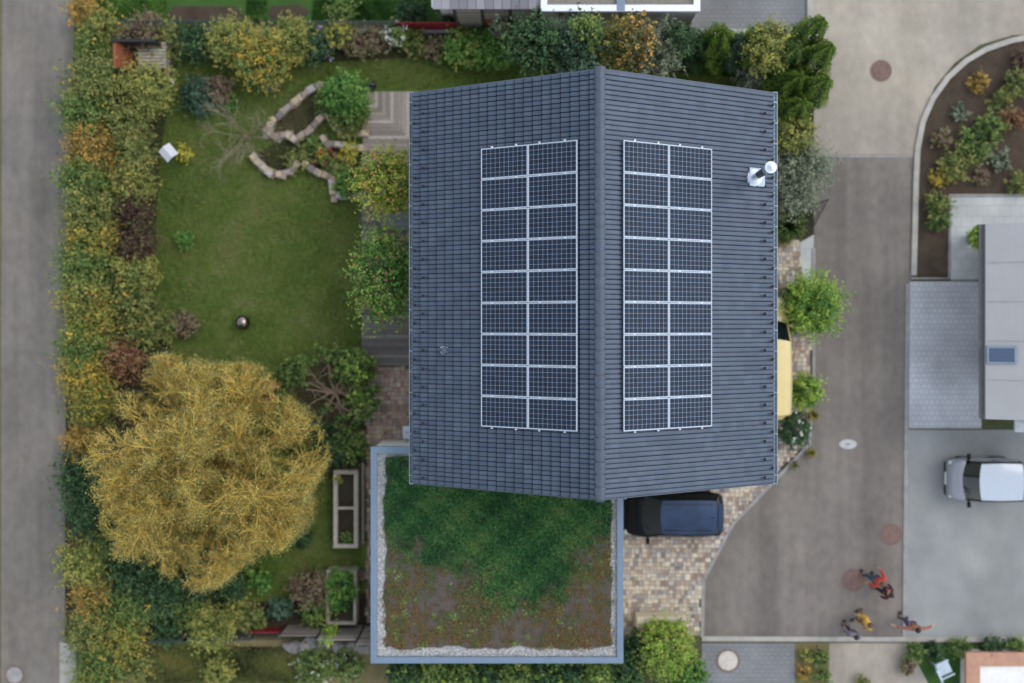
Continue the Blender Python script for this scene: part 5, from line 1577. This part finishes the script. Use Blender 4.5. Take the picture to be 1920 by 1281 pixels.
def cone_thuja(px, py, r, h, label, lean=(0, 0), pal='thuja', zref=None):
    """upright conifer with a point, its tip away from the nadir"""
    zr = h*.45
    x, y = W(px, py, zr); s = (CAM_H-zr)/FPX; rr = r*s
    t = thing('conifer', label, 'conifer', (x, y, 0), 0, 'conifers at the top right corner')
    n = int(5200*max(.6, rr*h/2)); n = min(n, 15000)
    u = rng.random(n)**.8; a = rng.uniform(0, 2*PI, n)
    rad = rr*np.clip(np.sin((1-u)**.75*PI*.62+.0)*1.05, 0, 1)*(1+.16*np.sin(a*5+u*9)+.10*np.sin(a*9-u*14+1))
    rad *= rng.uniform(.72, 1.04, n)
    P = np.column_stack([x+np.cos(a)*rad+lean[0]*u, y+np.sin(a)*rad+lean[1]*u, .08+u*h])
    N = np.column_stack([np.cos(a), np.sin(a), np.full(n, .55)])+rng.normal(0, .35, (n, 3)); N /= np.linalg.norm(N, axis=1)[:, None]
    val = np.clip(.45+.22*np.sin(a*5+u*9)+.12*u+rng.normal(0, .13, n), 0, 1)
    V, F, v = leaf_quads(P, N, .10*rng.uniform(.6, 1.3, n), .05, val)
    build_np('foliage', V, F, v, LEAF[pal], t)
    mb = MB(); mb.tube((x, y, -.03), (x+lean[0]*.9, y+lean[1]*.9, h*.9), .07, .02); build('trunk', mb, BARK, t)
cone_thuja(1300, 92, 34, 2.6, 'low dark conifer at the left end of the clipped row', pal='dark')
cone_thuja(1340, 95, 36, 3.3, 'pointed thuja second in the clipped row', (.0, .25))
cone_thuja(1374, 96, 30, 2.8, 'bluish conifer between the two pointed thujas', pal='teal')
cone_thuja(1406, 98, 34, 3.3, 'pointed thuja third in the clipped row', (.0, .25))
cone_thuja(1498, 90, 34, 4.4, 'thuja at the outermost top right corner of the plot', (.2, .35))
cone_thuja(1468, 120, 42, 3.6, 'inner thuja left of the corner thujas', (.1, .1), 'green')
cone_thuja(1505, 128, 36, 4.4, 'tall bright thuja leaning over the street edge, second from the corner', (.35, .2))
cone_thuja(1472, 170, 44, 3.4, 'thuja in the middle of the block, beside the roof corner', (.1, .1))
cone_thuja(1502, 180, 36, 4.0, 'thuja over the street edge, third from the corner', (.35, .1))
cone_thuja(1478, 212, 38, 3.4, 'thuja directly right of the top right roof corner', (.1, 0))
tree(1448, 82, 44, 4.0, 'yelgreen', 'light yellow green deciduous tree amid the thujas', leaf=.09, ry=50, zref=3.4, clump_r=.18)
tree(1492, 250, 46, 3.2, 'yelgreen', 'round yellow green bush tree beside the right eave', leaf=.085, ry=38, zref=2.6, clump_r=.18)
shrub(1408, 143, 26, 1.9, 'grey', 'pale multi stemmed shrub standing before the dark conifers', rag=.6, leaf=.10, clump_r=.2)
many([
 (1500, 312, 64, 2.8, 'grey', 'grey green juniper spreading from the right eave to the street', {'ry': 46, 'rag': .6, 'leaf': .08}),
 (1482, 360, 50, 2.4, 'grey', 'lower grey green juniper above the dark palm leaved bush', {'rag': .5, 'leaf': .08}),
], None, clump_r=.2, dens=1.2)

def blades(px, py, rpx, h, pal, label, n=140, name='fan_leaved_plant', cat='plant', width=.05, base=0, group=None):
    """clump of long arching blades"""
    x, y = W(px, py, h*.5+base); s = (CAM_H-h*.5-base)/FPX; R_ = rpx*s
    t = thing(name, label, cat, (x, y, base), 0, group)
    Vs = []; vals = []
    for i in range(n):
        a = rnd.uniform(0, 2*PI); l = R_*rnd.uniform(.55, 1.1); hh = h*rnd.uniform(.4, 1.0)
        d = np.array([math.cos(a), math.sin(a), 0]); sd_ = np.array([-math.sin(a), math.cos(a), 0])*width*.5
        v_ = rnd.random(); prev = None
        for k in range(5):
            f = k/4; p = np.array([x, y, base+.02])+d*l*f+np.array([0, 0, hh*math.sin(f*PI*.72)])
            wd = sd_*(1-f*.92)
            if prev is not None:
                Vs.append([prev[0]-prev[1], prev[0]+prev[1], p+wd, p-wd]); vals.append(v_)
            prev = (p, wd)
    V = np.array(Vs).reshape(-1, 3); F = np.arange(len(Vs)*4).reshape(-1, 4)
    build_np('leaf', V, F, np.array(vals), LEAF[pal], t)
    mb = MB(); mb.lathe((x, y, base), [(.10, -.02), (.07, .10), (0, .12)], 8); build('stem', mb, BARK, t)
    return t
blades(1478, 424, 36, 1.6, 'green', 'dark green fan leaved plant under the right eave beside the black trellis', 420, width=.05)
blades(1470, 448, 22, .7, 'yellow', 'dry yellowish tuft below the fan leaved plant', 160, width=.03)
# black trellis
t = thing('trellis', 'black lattice trellis at the kerb right of the fan leaved plant', 'trellis', (*W(1510, 410, 0), 0))
a = Vector(W3(1500, 432, 0)); b = Vector(W3(1526, 384, 0)); up = Vector((.15, .05, 1.5)); 
mb = MB(); n = 6
def tp_(u, v_): return a.lerp(b, u)+up*v_
for k in range(-n, n+1):
    for sgn in (1, -1):
        u0, v0 = k/n, 0
        P = []
        for q in range(21):
            v_ = q/20; u = k/n+sgn*v_*1.0 if sgn > 0 else k/n+1-v_*1.0
            if 0 <= u <= 1: P.append((u, v_))
        if len(P) > 1: mb.tube(tp_(*P[0]), tp_(*P[-1]), .007, n=4)
build('lattice', mb, M_black, t)
mb = MB()
for p, q in (((0, 0), (0, 1)), ((1, 0), (1, 1)), ((0, 1), (1, 1)), ((0, .03), (1, .03))): mb.tube(tp_(*p), tp_(*q), .014, n=6)
build('frame', mb, M_black, t)

# bright shrubs at the right of the house
t = thing('planter_box', 'dark timber planter between the yellow van and the bright green shrub', 'planter', (*W(1483, 575, 0), 0))
xa, ya = W(1472, 538, .5); xb, yb = W(1492, 625, .5)
mb = MB(); mb.box(((xa+xb)/2, (ya+yb)/2, .25), (xb-xa, ya-yb, .5), bev=.015, val=.2); build('box', mb, M_deckd, t)
mb = MB(); mb.box(((xa+xb)/2, (ya+yb)/2, .51), (xb-xa-.08, ya-yb-.1, .03)); build('soil', mb, M_soil_d, t)
shrub(1527, 572, 50, 2.6, 'bright', 'bright green feathery shrub beside the windscreen of the yellow van', rag=.6, leaf=.09, clump_r=.2, dens=1.5, ry=54, extra=[('fresh', .3, .08, 'deep_green_leaf')])  # second leaf colour: deeper green leaves scattered over the crown
shrub(1512, 735, 32, 1.6, 'bright', 'smaller bright green shrub beside the tail of the yellow van', rag=.4, leaf=.09, clump_r=.2, dens=1.3)
shrub(1492, 806, 30, 1.1, 'dark', 'dark round shrub with cream flower heads below the yellow van', rag=.25, leaf=.09, ry=34, extra=[('flower_w', .02, .11, 'flower')])
blades(1525, 778, 16, .4, 'yellow', 'pale dry grass tuft right of the cream flowered shrub', 90, width=.03)
blades(1520, 850, 14, .35, 'yellow', 'pale dry grass tuft at the slanting kerb', 80, width=.03)
blades(1490, 872, 12, .3, 'olive', 'small tuft at the kerb below the right eave', 60, width=.03)

# cream planter wall and its shrub at the bottom
xa, ya = W(1194, 1157, .75); xb, yb = W(1272, 1172, .75)
t = thing('planter_wall', 'cream stone planter under the bright green shrub at the bottom', 'planter', ((xa+xb)/2, ya-.5, 0))
M_cream = plain('cream_block', (.56, .49, .36), .85, noise=.08)
mb = MB(); mb.box(((xa+xb)/2, ya-.15, .375), (xb-xa, .3, .75), bev=.015); mb.box((xa+.12, ya-1.0, .36), (.24, 1.4, .72), bev=.01); mb.box((xb-.12, ya-1.0, .36), (.24, 1.4, .72), bev=.01); build('wall', mb, M_cream, t)
mb = MB(); mb.box(((xa+xb)/2, ya-1.0, .30), (xb-xa-.5, 1.38, .6)); build('soil', mb, M_soil_d, t)
shrub(1248, 1218, 52, 2.2, 'bright', 'bright yellow green shrub growing over the cream planter', rag=.45, leaf=.085, clump_r=.18, dens=1.9, ry=52, extra=[('yelgreen', .3, .07, 'young_leaf')])
bot = [(760, 1262, 'dark'), (812, 1268, 'green'), (864, 1264, 'green'), (916, 1270, 'dark'), (968, 1264, 'green'), (1020, 1268, 'dark'), (1072, 1264, 'dark'), (1124, 1268, 'green'), (1176, 1262, 'dark')]
for i, (px, py, pal) in enumerate(bot):
    shrub(px, py, 36, 2.0, pal, f'evergreen bush of the row below the garage, {ords[i]} from the left', 'shrub', 'evergreen_bush', 'evergreen row below the garage', leaf=.12, ry=34, clump_r=.22, extra=[('bright', .10, .09, 'young_leaf')])
shrub(1200, 1215, 30, 1.7, 'dark', 'dark bush squeezed between the garage corner and the bright shrub', leaf=.11, ry=36)
shrub(1292, 1270, 36, 1.6, 'fresh', 'rich green bush at the lower right of the bright shrub', leaf=.11, ry=34)

# left garden plants
many([
 (368, 180, 36, 1.0, 'teal', 'blue green lavender like bush in the upper left lawn', {'rag': .5}),
 (408, 168, 30, .9, 'brown', 'dry reddish brown bush right of the blue green one'),
 (425, 192, 22, .5, 'fresh', 'low green patch under the dry brown bush'),
 (505, 150, 20, .8, 'grey', 'grey leaved plant below the large yellow shrub'),
 (646, 175, 44, 1.9, 'fresh', 'big dense dark green bush above the stone walls', {'rag': .3, 'dens': 1.2}),
 (612, 190, 24, 1.0, 'green', 'green bush left below the dense bush, over the bare bed'),
 (650, 225, 34, .9, 'olive', 'olive green bed plants left of the mitred deck'),
 (672, 208, 22, 1.1, 'green', 'green bush at the upper left edge of the deck'),
 (583, 268, 18, .5, 'green', 'low green herb between the stone walls, left one'),
 (560, 300, 26, .5, 'olive', 'straggly olive herbs inside the bow shaped wall'),
 (608, 293, 22, .5, 'green', 'green herbs beside the red flowers', {'extra': [('flower_r', .3, .06, 'flower')]}),
 (654, 283, 16, .6, 'flower_y', 'bright yellow flowering cushion near the deck corner'),
 (602, 288, 11, .45, 'flower_y', 'small yellow cushion left of the red flowers'),
 (637, 313, 26, .6, 'olive', 'mixed herbs with orange blooms beside the stepping stone wall', {'extra': [('flower_o', .12, .07, 'flower')]}),
 (652, 342, 28, .9, 'fresh', 'leafy green perennials in the lower stone walled bed', {'extra': [('flower_r', .05, .07, 'flower')]}),
 (508, 228, 9, .4, 'yelgreen', 'tiny light green plant growing on the upper stone wall'),
 (345, 449, 18, .8, 'fresh', 'small green bush alone in the middle left lawn'),
 (345, 285, 16, .9, 'flower_y', 'yellow leaved sapling beside the bird house', {'rag': .7, 'dens': .6}),
 (345, 608, 26, .8, 'brown', 'brown dry shrub at the lawn edge left above the willow'),
 (300, 615, 30, 1.0, 'olive', 'olive shrub beside the hedge above the willow'),
 (500, 735, 26, 1.1, 'rust', 'rust coloured shrub between the willow and the gnarly tree'),
 (548, 690, 24, 1.0, 'green', 'green bush at the upper left of the gnarly tree'),
 (600, 820, 36, .8, 'dark', 'dark low shrub right of the willow, above the raised bed'),
 (655, 838, 36, .9, 'green', 'dim green shrub beside the garden path above the raised bed'),
 (575, 850, 30, .8, 'olive', 'olive shrub touching the right side of the willow'),
 (620, 850, 30, 1.0, 'dark', 'dark shrub directly above the long raised bed'),
 (564, 1006, 24, .8, 'dark', 'small dark round bush in the lower lawn'),
 (485, 1091, 24, .7, 'fresh', 'vivid green clump below the willow', {'leaf': .16, 'clump_r': .3}),
 (430, 1105, 30, .9, 'dark', 'dark shrub left of the vivid green clump'),
 (370, 1085, 44, 1.0, 'teal', 'grey green shrub directly below the willow crown'),
 (583, 1105, 40, 1.2, 'brown', 'brown withering bush left of the lower raised bed', {'rag': .5}),
 (523, 1143, 24, .9, 'teal', 'teal rounded bush above the leftmost board screen', {'dens': 1.4, 'rag': .15}),
 (590, 1150, 28, 1.1, 'green', 'green bush between the brown bush and the board screens'),
 (395, 1178, 44, 1.7, 'yelgreen', 'pale yellow green shrub standing over the bottom fence', {'rag': .6, 'leaf': .09}),
 (470, 1160, 30, .8, 'olive', 'olive ground shrub left of the teal bush'),
 (440, 1140, 28, .7, 'yelgreen', 'low yellowish shrub above the bottom fence'),
 (310, 1185, 30, 1.1, 'dark', 'dark shrub at the left end of the bottom fence'),
 (410, 1262, 28, .9, 'yelgreen', 'yellow green leaved shrub below the bottom fence'),
 (590, 1250, 38, .7, 'green', 'green ground plants with tiny white blooms below the boulders', {'extra': [('flower_w', .05, .06, 'flower')]}),
 (650, 1250, 34, .7, 'green', 'green ground plants left of the garage, bottom edge', {'extra': [('flower_w', .04, .06, 'flower')]}),
 (618, 1190, 12, 2.1, 'bright', 'bright yellow green shoots over the middle board screen', {'rag': .6}),
 (640, 22, 30, .8, 'green', 'low shrub on the neighbour lawn at the top'),
 (770, 22, 30, .9, 'dark', 'dark shrub left of the tiled carport'),
 (835, 32, 16, .9, 'dark', 'dark ivy under the left corner of the carport roof'),
], None, leaf=.10, dens=.9, clump_r=.22, rag=.4)
shrub(640, 1108, 30, .45, 'fresh', 'leafy green crop filling the lower raised bed', name='vegetable_plant', cat='plants', base=.66, leaf=.09, ry=46, dens=1.3)
shrub(650, 1010, 14, .2, 'green', 'green seedlings at the lower end of the long raised bed', name='vegetable_plant', cat='plants', base=.5, leaf=.07, dens=1)
shrub(634, 898, 9, .2, 'yelgreen', 'yellow green lettuce at the top of the long raised bed', name='vegetable_plant', cat='plants', base=.5, leaf=.07, dens=1.4)
M_apple = plain('red_apple_skin', (.27, .085, .05), .35, noise=.3, ns=20)
M_appley = plain('orange_apple_skin', (.45, .20, .07), .35, noise=.3, ns=20)
tree(724, 342, 60, 3.6, 'appley', 'yellow green apple tree with many reddish apples beside the upper deck', 'apple_tree', 'apple tree', leaf=.095, dens=1.1, ry=64, fruit=(M_appley, 60), zref=2.6, clump_r=.16, rag=.45)
tree(722, 515, 66, 3.9, 'apple', 'dark green apple tree with red apples half under the left eave', 'apple_tree', 'apple tree', leaf=.10, dens=1.0, ry=94, fruit=(M_apple, 45), zref=2.8, clump_r=.14, rag=.45)

# gnarly small tree with leaf tufts at the branch ends
def branchy(px, py, rpx, h, label, pal, nb=11, seed=3):
    r_ = random.Random(seed)
    x, y = W(px, py, h*.6); s = (CAM_H-h*.6)/FPX; R_ = rpx*s
    t = thing('shrub_tree', label, 'tree', (x, y, 0))
    mb = MB(); A = []
    mb.tube((x, y, -.02), (x, y, .5), .10, .09)
    for i in range(nb):
        a = 2*PI*i/nb+r_.uniform(-.25, .25); p = Vector((x, y, .45)); d = Vector((math.cos(a), math.sin(a), .9)).normalized(); rr = .055
        pts = [p.copy()]; rs = [rr]
        L_ = R_*r_.uniform(.85, 1.1)
        for k in range(6):
            d = (d+Vector((r_.uniform(-.35, .35), r_.uniform(-.35, .35), -.12))).normalized(); p = p+d*L_/5.2; p.z = min(p.z, h); rr *= .75
            pts.append(p.copy()); rs.append(rr)
            if k >= 1:
                for q in range(2):
                    e = p+Vector((r_.uniform(-.4, .4), r_.uniform(-.4, .4), r_.uniform(0, .25)))
                    mb.tube(p, e, rr*.6, .008, 5)
                    if r_.random() < .42 and k >= 3: A.append(crown_arrays(e, (.17, .17, .14), 45, .10, 6, .3, .6, shoots=0))
        mb.path(pts, rs, 6); A.append(crown_arrays(p, (.26, .26, .2), 110, .11, 8, .3, .5, shoots=0))
    build('trunk', mb, BARK_PALE, t)
    V, F, v = cat_arr(A); build_np('crown', V, F, v, LEAF[pal], t)
branchy(622, 738, 74, 2.1, 'gnarly low tree with bare brown branches and tufts of light green leaves', 'green', 13)
shrub(668, 690, 34, 1.5, 'green', 'green bush right above the gnarly tree by the deck corner', leaf=.11, extra=[('bright', .3, .09, 'young_leaf')])
shrub(675, 752, 24, 1.3, 'green', 'green bush at the path, right of the gnarly tree', leaf=.11, extra=[('bright', .3, .09, 'young_leaf')])
shrub(636, 672, 24, 1.1, 'green', 'small round green bush touching the top of the gnarly tree', leaf=.09)

def bare_tree(px, py, rpx, h, label, seed):
    r_ = random.Random(seed)
    x, y = W(px, py, h*.5); s_ = (CAM_H-h*.5)/FPX; R_ = rpx*s_
    t = thing('bare_tree', label, 'tree', (x, y, 0))
    mb = MB(); mb.tube((x, y, -.02), (x, y, .6), .06, .045); tw = MB()
    def go(p, d, L, r, k):
        q = p
        for i in range(4):
            d = (d+Vector((r_.gauss(0, .15), r_.gauss(0, .15), r_.gauss(0, .1)))).normalized(); q2 = q+d*L/4
            q2.z = max(.3, min(q2.z, h)); (mb if k < 2 else tw).tube(q, q2, r*(1-.18*i), r*(1-.18*(i+1)), 4 if k else 6, False, r_.random()); q = q2
            if k < 3:
                for _ in range(2):
                    go(q, (d+Vector((r_.gauss(0, .6), r_.gauss(0, .6), r_.gauss(0, .3)))).normalized(), L*.5, r*.42, k+1)
    for i in range(8):
        a = 2*PI*i/8+r_.uniform(-.3, .3); go(Vector((x, y, .55)), Vector((math.cos(a), math.sin(a), .75)).normalized(), R_*1.0, .018, 1)
    build('trunk', mb, BARK_PALE, t); build('twig', tw, attr_mat('grey_twig', [(.20, .18, .12), (.32, .28, .19)], .8), t)['kind'] = 'stuff'
bare_tree(452, 250, 70, 2.4, 'thin leafless tree with pale grey twigs over the lawn left of the stone walls', 5)

# ------------------------------------------------------------------ the golden willow
def willow():
    r_ = random.Random(21)
    x, y = W(380, 880, 3.2); Rw = 3.6
    t = thing('willow_tree', 'large golden yellow twigged willow in autumn colour in the lower left garden', 'tree', (x, y, 0))
    lim = MB()
    lim.path([(x, y, -.05), (x+.05, y, .7), (x, y+.05, 1.3)], [.26, .22, .20], 10)
    twV = []; twv = []
    leafP = []; leafN = []
    def ribbon(p0, p1, w0, w1, v_):
        d = p1-p0; n_ = d.cross(Vector((0, 0, 1)))
        if n_.length < 1e-4: n_ = Vector((1, 0, 0))
        n_.normalize(); m_ = d.cross(n_).normalized()
        # three sided twig
        offs = [n_, (-n_*.5+m_*.87), (-n_*.5-m_*.87)]
        for k in range(3):
            a_, b_ = offs[k], offs[(k+1) % 3]
            twV.append([p0+a_*w0, p0+b_*w0, p1+b_*w1, p1+a_*w1]); twv.append(v_)
    def grow(p, d, L_, r, depth):
        nseg = 4 if depth < 2 else 3
        pts = [p.copy()]; rs = [r]
        for k in range(nseg):
            j = .16 if depth < 2 else .17
            d = (d+Vector((r_.gauss(0, j), r_.gauss(0, j), r_.gauss(0, j*.7)-(.03+.03*depth)))).normalized()
            p = p+d*(L_/nseg)
            out_ = math.hypot(p.x-x, p.y-y)
            if out_ > 3.95+.22*math.sin(3*math.atan2(p.y-y, p.x-x)+1.0)+.2*math.sin(7*math.atan2(p.y-y, p.x-x)): break
            cap = 4.9*math.sqrt(max(.02, 1-(out_/5.2)**2))+.3
            if p.z > cap: d = Vector((d.x, d.y, d.z-.4)).normalized()
            if p.z < .3: d.z = abs(d.z)
            pts.append(p.copy()); rs.append(r*(1-.62*(k+1)/nseg))
        if len(pts) < 2: return
        if depth <= 1: lim.path(pts, rs, 6, .35)
        else:
            v_ = min(1, max(0, r_.gauss(.5, .25)))
            for a_, b_, ra, rb in zip(pts, pts[1:], rs, rs[1:]): ribbon(a_, b_, ra, rb, v_)
        if depth == 4:
            for k in range(5):
                f = r_.uniform(.1, 1)*(len(pts)-1); i_ = min(int(f), len(pts)-2)
                leafP.append(pts[i_].lerp(pts[i_+1], f-i_)+Vector((r_.gauss(0, .03), r_.gauss(0, .03), r_.gauss(0, .03))))
            return
        nch = (9, 8, 6, 5)[depth]
        for c in range(nch):
            f = r_.uniform(.22, 1.0)*(len(pts)-1); i_ = min(int(f), len(pts)-2)
            q = pts[i_].lerp(pts[i_+1], f-i_)
            dd = (pts[i_+1]-pts[i_]).normalized()
            ax = Vector((r_.gauss(0, 1), r_.gauss(0, 1), r_.gauss(0, .6))).normalized()
            side = dd.cross(ax).normalized()
            ang = r_.uniform(.3, .8)
            nd = (dd*math.cos(ang)+side*math.sin(ang)).normalized()
            grow(q, nd, L_*r_.uniform(.42, .62), max(.0050, rs[i_]*(.52 if depth < 2 else .50)), depth+1)
    nl = 19
    for i in range(nl):
        inner = i >= 13
        a_ = 2*PI*i/13+r_.uniform(-.15, .15) if not inner else 2*PI*(i-13)/7+r_.uniform(-.3, .3)
        el = r_.uniform(.25, .75) if not inner else r_.uniform(.95, 1.4)
        d = Vector((math.cos(a_)*math.cos(el), math.sin(a_)*math.cos(el), math.sin(el)+.12)).normalized()
        sc = r_.uniform(.88, 1.30) if not inner else r_.uniform(.72, .95)
        grow(Vector((x, y, 1.2)), d, Rw*.92*sc, .085, 0)
    build('trunk', lim, attr_mat('willow_bark', [(.30, .19, .055), (.46, .30, .075)], .8, noise=.2), t)
    V = np.array([[list(q) for q in f] for f in twV]).reshape(-1, 3)
    F = np.arange(len(V)).reshape(-1, 4)
    build_np('twig', V, F, np.array(twv), LEAF['twig'], t)['kind'] = 'stuff'
    P = np.array([list(p) for p in leafP])
    idx = rng.integers(0, len(P), 150000)
    P = P[idx]+rng.normal(0, .09, (len(idx), 3))
    N = unit(len(P))*.8+np.array([0, 0, .5]); N /= np.linalg.norm(N, axis=1)[:, None]
    V, F, v = leaf_quads(P, N, .075*rng.uniform(.6, 1.3, len(P)), .022, np.clip(rng.normal(.5, .25, len(P)), 0, 1))
    build_np('crown', V, F, v, LEAF['willow'], t)
    print('willow', len(twV), len(leafP))
willow()

# ------------------------------------------------------------------ plants of the round bed and the right side
many([
 (1857, 238, 24, .7, 'green', 'green shrub highest in the middle of the brown round bed'),
 (1828, 268, 24, .7, 'green', 'green shrub just below left of the highest green one in the round bed'),
 (1792, 305, 26, .7, 'olive', 'green shrub near the curved kerb in the round bed'),
 (1760, 382, 20, .7, 'olive', 'green shrub beside the pale path at the bed narrow part, upper one'),
 (1762, 412, 18, .6, 'green', 'green shrub beside the pale path at the bed narrow part, lower one'),
 (1770, 335, 16, .5, 'yellow', 'yellowish shrub between the green ones near the kerb'),
 (1835, 155, 15, .5, 'orange', 'orange shrub in the top part of the round bed'),
 (1905, 225, 18, .6, 'rust', 'rust red shrub near the right picture edge in the round bed'),
 (1905, 160, 22, .7, 'olive', 'dark green shrub at the upper right of the round bed'),
 (1770, 258, 15, .5, 'brown', 'brown shrub close to the kerb curve'),
 (1880, 300, 16, .5, 'grey', 'grey green shrub right in the round bed'),
 (1875, 190, 15, .5, 'olive', 'olive shrub between the orange and the highest green ones'),
 (1912, 112, 14, .5, 'maroon', 'maroon shrub beneath the top kerb curve'),
 (1840, 330, 13, .4, 'brown', 'small brown shrub above the pale path'),
 (1905, 345, 16, .5, 'olive', 'green shrub above the pale path at the right edge'),
 (1800, 210, 13, .4, 'grey', 'small grey shrub near the kerb in the upper round bed'),
], 'shrubs in the round bed on the right', leaf=.10, dens=.8, rag=.6, clump_r=.25, grow=1.3)
x, y = W(1842, 446, .3)
t = thing('flower_pot', 'grey pot with a green shrub at the corner of the white roofed house', 'flower pot', (x, y, 0))
mb = MB(); mb.lathe((x-.35, y, 0), [(0, 0), (.16, 0), (.22, .42), (.20, .42), (.18, .36), (0, .36)], 20); build('pot', mb, M_kerb_d, t, smooth=True)
V, F, v = crown_arrays((x-.35, y, .8), (.42, .42, .45), 1600, .09, 26, .3, .3); build_np('foliage', V, F, v, LEAF['bright'], t)
many([
 (1512, 1230, 14, .5, 'yelgreen', 'yellow green tuft shrub in the strip right of the bottom driveway'),
 (1508, 1262, 14, .5, 'orange', 'orange shrub in the strip right of the bottom driveway'),
 (1540, 1235, 16, .6, 'green', 'green shrub with a dark heart in the bottom strip'),
 (1545, 1268, 14, .5, 'green', 'lower green shrub in the bottom strip'),
 (1715, 1225, 20, .7, 'green', 'green shrub directly below the person with outstretched arms'),
 (1700, 1252, 16, .5, 'brown', 'brown green shrub left of the pale garden chair'),
 (1620, 1278, 14, .5, 'olive', 'olive tuft on the pale path at the bottom edge'),
 (1752, 1222, 20, .6, 'dark', 'dark green shrub below the yard edge, first from the left'),
 (1800, 1216, 22, .6, 'green', 'green shrub below the yard edge, second from the left'),
 (1860, 1214, 22, .7, 'dark', 'dark green shrub along the yard edge above the terracotta rim'),
 (1905, 1214, 20, .7, 'green', 'green shrub above the terracotta rim at the picture edge'),
], 'shrubs of the bottom right gardens', leaf=.10, dens=.8, rag=.45, clump_r=.25)

# ------------------------------------------------------------------ grass blades, fallen leaves
def ground_blades(name, rects, n, hmax, mat, z=.008, excl=()):
    P = []
    tot = sum((r[2]-r[0])*(r[3]-r[1]) for r in rects)
    for r in rects:
        m = int(n*(r[2]-r[0])*(r[3]-r[1])/tot)
        px = rng.uniform(r[0], r[2], m); py = rng.uniform(r[1], r[3], m); s = CAM_H/FPX
        P.append(np.column_stack([(px-NX)*s, (NY-py)*s, np.full(m, z)]))
    P = np.concatenate(P); m = len(P)
    fld = .5+.20*np.sin(P[:, 0]*1.3+P[:, 1]*.7+1.5*np.sin(P[:, 1]*.9))+.18*np.sin(P[:, 0]*2.9-P[:, 1]*2.1+1+np.sin(P[:, 0]*1.7))+.14*np.sin(P[:, 1]*5.3+P[:, 0]*4.1+2*np.sin(P[:, 0]*2.3))
    fld += .55*np.exp(-(((P[:, 0]+10.4)/1.0)**2+((P[:, 1]-7.2)/1.5)**2))+.3*np.exp(-(((P[:, 0]+11.5)/1.5)**2+((P[:, 1]-3.0)/.9)**2))
    h = rng.uniform(.3, 1, m)*hmax; a = rng.uniform(0, PI, m)
    wv = np.column_stack([np.cos(a), np.sin(a), np.zeros(m)])*.016
    lean = rng.normal(0, .7, (m, 2))*h[:, None]
    V = np.empty((m, 4, 3)); top = P+np.column_stack([lean, h]); mid = P+np.column_stack([lean*.35, h*.6])
    V[:, 0] = P; V[:, 1] = mid+wv; V[:, 2] = top; V[:, 3] = mid-wv
    o = build_np(name, V.reshape(-1, 3), np.arange(m*4).reshape(m, 4), np.clip(fld+rng.normal(0, .14, m), 0, 1), mat)
    o['kind'] = 'stuff'; tag(o, None)
    return o
M_blade = attr_mat('grass_blade', [(.050, .098, .013), (.092, .162, .023), (.145, .192, .038), (.24, .215, .10)], .6, trans=.2)
o = ground_blades('grass', [(285, 100, 1400, 168), (285, 168, 500, 1120), (500, 168, 620, 290, ), (500, 290, 678, 1120)], 150000, .06, M_blade)
tag(o, 'short mown garden grass around the house', 'grass')
o = ground_blades('grass', [(150, 0, 312, 38), (462, 0, 500, 38), (586, 0, 800, 38)], 19000, .07, LEAF['fresh']); tag(o, 'short green grass of the neighbour garden at the top', 'grass')
o = ground_blades('grass', [(250, 1212, 560, 1281)], 20000, .08, LEAF['olive']); tag(o, 'dry brownish grass below the bottom fence', 'grass')
m = 1500
px = rng.uniform(130, 690, m); py = rng.uniform(100, 1200, m); s = CAM_H/FPX
P = np.column_stack([(px-NX)*s, (NY-py)*s, np.full(m, .05)]); N = np.array([0, 0, 1.0])+rng.normal(0, .3, (m, 3)); N /= np.linalg.norm(N, axis=1)[:, None]
V, F, v = leaf_quads(P, N, rng.uniform(.04, .09, m), .04, rng.random(m))
o = build_np('fallen_leaves', V, F, v, LEAF['orange']); tag(o, 'fallen orange and brown leaves scattered over the left garden', 'leaves', kind='stuff')
